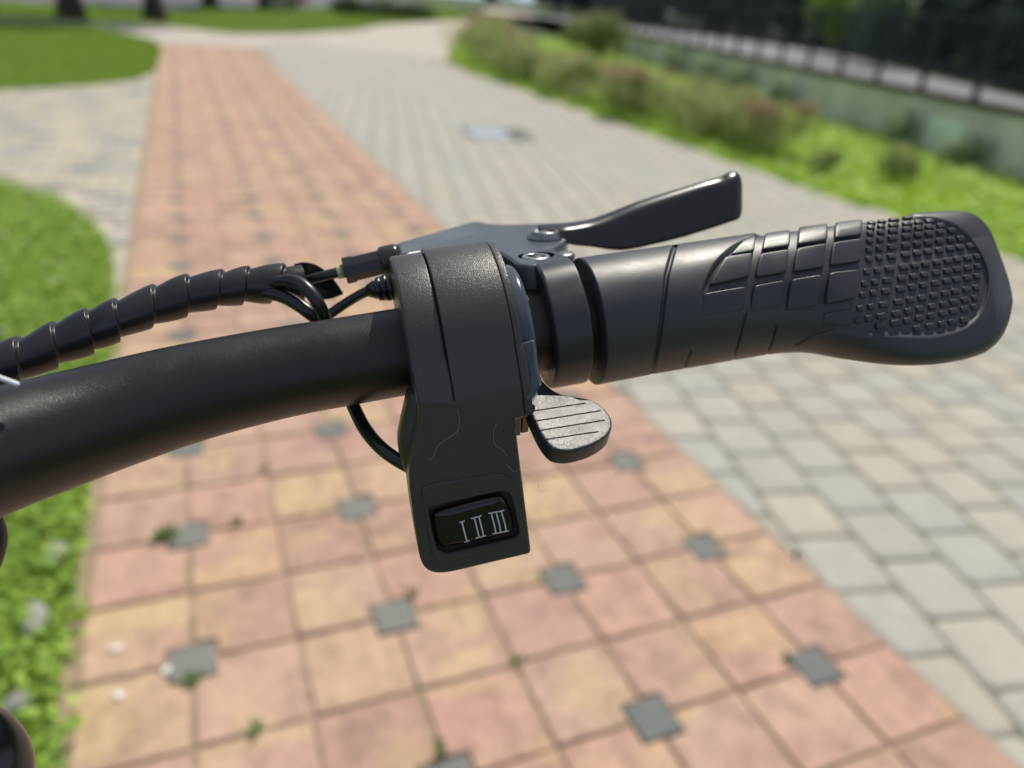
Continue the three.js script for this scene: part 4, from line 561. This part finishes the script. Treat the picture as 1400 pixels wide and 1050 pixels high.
  for (let i = 0; i <= NS; i++) {
    const f = i / NS, s = f < 0.8 ? sEnd * f * 1.08 : sEnd * (0.864 + 0.136 * Math.sin((f - 0.8) / 0.2 * Math.PI / 2)), q = section(s), end = i === 0 ? 0.97 : 1;
    for (let j = 0; j <= W; j++) {
      const frontSide = j <= NF, th = frontSide ? Math.PI / 2 - Math.PI * j / NF : -Math.PI / 2 - Math.PI * (j - NF) / NB, cs = Math.cos(th), sn = Math.sin(th), ex = 2 / q.p;
      const t = q.c + q.h * end * Math.sign(sn) * Math.abs(sn) ** ex, V = frontSide ? q.vf : q.vb; let w = V * end * Math.sign(cs) * Math.abs(cs) ** ex + shear(q, t) * (frontSide ? 1 : 0.8);
      let p = gat(s, t, w);
      if (frontSide || j > W - 12) { const [x, y] = pix(p); let d = fieldDepth(x, y); if (frontSide) d = Math.max(d, grooveDepth(x, y)); if (d) { const n = up.clone().multiplyScalar((t - q.c) / (q.h * q.h)).addScaledVector(ovAt(s), (frontSide ? Math.max(1e-4, w - shear(q, t)) : Math.min(-1e-4, w - shear(q, t) * 0.8)) / (V * V)).normalize(); p.addScaledVector(n, -d); } }
      pos.push(p.x, p.y, p.z); uv.push(s, j * 0.00035);
    }
  }
  for (let i = 0; i < NS; i++) for (let j = 0; j < W; j++) { const a = i * (W + 1) + j, b = a + W + 1; idx.push(a, b, a + 1, b, b + 1, a + 1); }
  { const k = pos.length / 3, p = at(0, 0, 0); pos.push(p.x, p.y, p.z); uv.push(0, 0); for (let j = 0; j < W; j++) idx.push(k, j, j + 1); }
  const g = new THREE.BufferGeometry(); g.setAttribute('position', new THREE.Float32BufferAttribute(pos, 3)); g.setAttribute('uv', new THREE.Float32BufferAttribute(uv, 2)); g.setIndex(idx); g.computeVertexNormals();
  const grip = part('grip', g, rubberM);
  // blocks
  const Z7 = (x, y) => [780 + x / 3.5, 290 + y / 3.5];
  const block = (c, lift = 0.3, deep = 1.4) => {
    const q = c.map((p) => Z7(...p)), N = 8, stops = [0, 0.02, 0.06]; for (let i = 1; i < N; i++) stops.push(0.06 + 0.88 * i / N); stops.push(0.94, 0.98, 1); const n = stops.length, P3 = [], I = [];
    const S = (u, v) => { const rc = 0.05, X = 2 * u - 1, Y = 2 * v - 1; u = 0.5 + 0.5 * X * (1 - rc * Y ** 6); v = 0.5 + 0.5 * Y * (1 - rc * X ** 6); return surf(lerp(lerp(q[0][0], q[1][0], u), lerp(q[3][0], q[2][0], u), v), lerp(lerp(q[0][1], q[1][1], u), lerp(q[3][1], q[2][1], u), v)); };
    for (let j = 0; j < n; j++) for (let i = 0; i < n; i++) { const r = S(stops[i], stops[j]), k = Math.min(i, j, n - 1 - i, n - 1 - j), h = (k === 0 ? lift - 0.28 : k === 1 ? lift - 0.07 : lift) * MM; const p = r.p.addScaledVector(r.n, h); P3.push(p.x, p.y, p.z); }
    for (let j = 0; j + 1 < n; j++) for (let i = 0; i + 1 < n; i++) { const a = j * n + i, b = a + n; I.push(a, b, a + 1, b, b + 1, a + 1); }
    const rim = []; for (let i = 0; i < n; i++) rim.push([i, 0]); for (let j = 1; j < n; j++) rim.push([n - 1, j]); for (let i = n - 2; i >= 0; i--) rim.push([i, n - 1]); for (let j = n - 2; j > 0; j--) rim.push([0, j]);
    const base = P3.length / 3; for (const [i, j] of rim) { const r = S(stops[i], stops[j]); const a = r.p.clone().addScaledVector(r.n, (lift - 0.28) * MM), b = r.p.clone().addScaledVector(r.n, -deep * MM); P3.push(a.x, a.y, a.z, b.x, b.y, b.z); }
    for (let k = 0; k < rim.length; k++) { const a = base + 2 * k, b = base + 2 * ((k + 1) % rim.length); I.push(a, a + 1, b, a + 1, b + 1, b); }
    const bg = new THREE.BufferGeometry(); bg.setAttribute('position', new THREE.Float32BufferAttribute(P3, 3)); bg.setIndex(I); bg.computeVertexNormals(); part('grip_block', metreUV(bg), blockM, grip);
  };
  block([[828, 138], [884, 114], [880, 186], [764, 206]]); block([[930, 104], [1050, 86], [1050, 160], [916, 182]]); block([[1092, 74], [1230, 56], [1230, 134], [1086, 156]]); block([[1264, 52], [1396, 36], [1396, 108], [1266, 126]]);
  block([[738, 214], [872, 194], [858, 308], [664, 350]]); block([[906, 200], [1046, 178], [1032, 288], [888, 312]]); block([[1082, 174], [1224, 150], [1216, 262], [1068, 286]]); block([[1256, 146], [1396, 126], [1390, 234], [1244, 256]]);
  block([[642, 388], [844, 354], [828, 470], [622, 500]], 0.06, 0.5); block([[884, 350], [1026, 324], [1006, 450], [862, 480]], 0.06, 0.6); block([[1060, 320], [1206, 298], [1186, 446], [1036, 478]], 0.08); block([[1240, 290], [1382, 274], [1366, 410], [1222, 442]]); block([[1222, 484], [1362, 458], [1346, 540], [1198, 552]], 0.02, 0.9);
  // studs
  const dome = new THREE.BufferGeometry(); { const P = [], I = [], M = 16; for (const [k, y] of [[1.02, 0], [1.0, 0.62], [0.94, 0.88], [0.8, 1]]) for (let i = 0; i < M; i++) { const a = (i + 0.5) / M * 2 * Math.PI, c = Math.cos(a), s = Math.sin(a), e = 0.38; P.push(k * Math.sign(c) * Math.abs(c) ** e, y, k * Math.sign(s) * Math.abs(s) ** e); } for (let r = 0; r < 3; r++) for (let i = 0; i < M; i++) { const a = r * M + i, b = r * M + (i + 1) % M; I.push(a, a + M, b, b, a + M, b + M); } P.push(0, 1.03, 0); for (let i = 0; i < M; i++) I.push(3 * M + i, 4 * M, 3 * M + (i + 1) % M); dome.setAttribute('position', new THREE.Float32BufferAttribute(P, 3)); dome.setIndex(I); dome.computeVertexNormals(); }
  const frac = [0, 0.095, 0.206, 0.332, 0.435, 0.533, 0.636, 0.736, 0.823, 0.918, 1];
  const rows = [[178, 131, 800, 40, 0, 4], [178, 159, 812, 92, 0, 6], [177, 194, 815, 128, 0, 8], [175, 240, 815, 160, 0, 9], [172, 293, 812, 216, 0, 9], [170, 345, 806, 262, 0, 9], [160, 420, 792, 332, 0, 10], [145, 490, 795, 388, 0, 10], [135, 555, 792, 445, 0, 10], [120, 635, 787, 512, 0, 10], [105, 705, 780, 572, 0, 10], [98, 762, 776, 625, 2, 10], [80, 815, 774, 690, 5, 9]];
  rows.forEach(([x0, y0, x1, y1, c0, c1], j) => { for (let i = c0; i <= c1; i++) {
    const f = frac[i], x = 1150 + lerp(x0, x1, f) / 4.2, y = 270 + lerp(y0, y1, f) / 4.2, r = surf(x, y); if (!(r.n.dot(ov) > 0.12)) continue;
    const wide = (i === 1 || i === 0 ? 0.85 : i === 2 || i === 3 ? 1.22 : 1.05) * (i === 10 ? 0.75 : 1), e1 = ax.clone().addScaledVector(r.n, -ax.dot(r.n)).normalize(), e2 = e1.clone().cross(r.n);
    const b = dome.clone(); b.applyMatrix4(new THREE.Matrix4().makeBasis(e1.multiplyScalar(wide * 1.16 * MM), r.n.clone().multiplyScalar(0.98 * MM), e2.multiplyScalar(0.84 * MM)).setPosition(r.p.clone().addScaledVector(r.n, -1.33 * MM))); part('stud', b, blockM, grip);
  } });
}
// ---- fine dust on the black surfaces and two stray hairs
{
  const r = rng(77), out = [], yc = table([0, 130, 250, 380, 480], [615.5, 575, 540, 510.5, 493]), Dc = table([0, 130, 250, 380, 480], [0.156, 0.168, 0.1765, 0.183, 0.187]);
  for (let i = 0; i < 60; i++) { const x = 10 + r() * 480, rad = lerp(12.9, 11.1, smooth(0, 330, x)) * MM, a = lerp(-0.2, 1.25, r()), c = K(x, yc(x), Dc(x)), n = up.clone().multiplyScalar(Math.sin(a)).addScaledVector(ov, Math.cos(a)), g = new THREE.IcosahedronGeometry((0.03 + 0.06 * r() * r()) * MM, 0); c.addScaledVector(n, rad); g.translate(c.x, c.y, c.z); out.push(g); }
  for (let i = 0; i < 40; i++) { const s = lerp(sAt(556), sAt(676), r()), a = lerp(0, 1.3, r()), p = at(s, Math.sin(a) * R.main, Math.cos(a) * R.main), g = new THREE.IcosahedronGeometry((0.02 + 0.04 * r()) * MM, 0); g.translate(p.x, p.y, p.z); out.push(g); }
  part('dust', mergeGeometries(out), std({ color: rgb(0.5, 0.47, 0.43), roughness: 0.9 })).userData.kind = 'stuff';
  const hairM = std({ color: rgb(0.55, 0.5, 0.45), roughness: 0.5 }), hz = (L, z = 0.16) => sweep(L.map(([x, y]) => { const p = hit(530 + x / 4.0375, 540 + y / 4.0375, front.o, front.n); return p.multiplyScalar(0.9975); }), 0.021 * MM, 60, 5);
  const h = part('hair', hz([[388, 80], [396, 130], [385, 200], [340, 235], [280, 280], [245, 350], [215, 352]]), hairM, housing);
  part('hair', hz([[603, 155], [585, 210], [592, 270], [640, 310], [660, 340]]), hairM, housing);
  part('hair', hz([[660, 385], [700, 425], [735, 405], [790, 410], [825, 450], [840, 530], [885, 522]]), hairM, housing);
}

renderer.render(scene, camera);
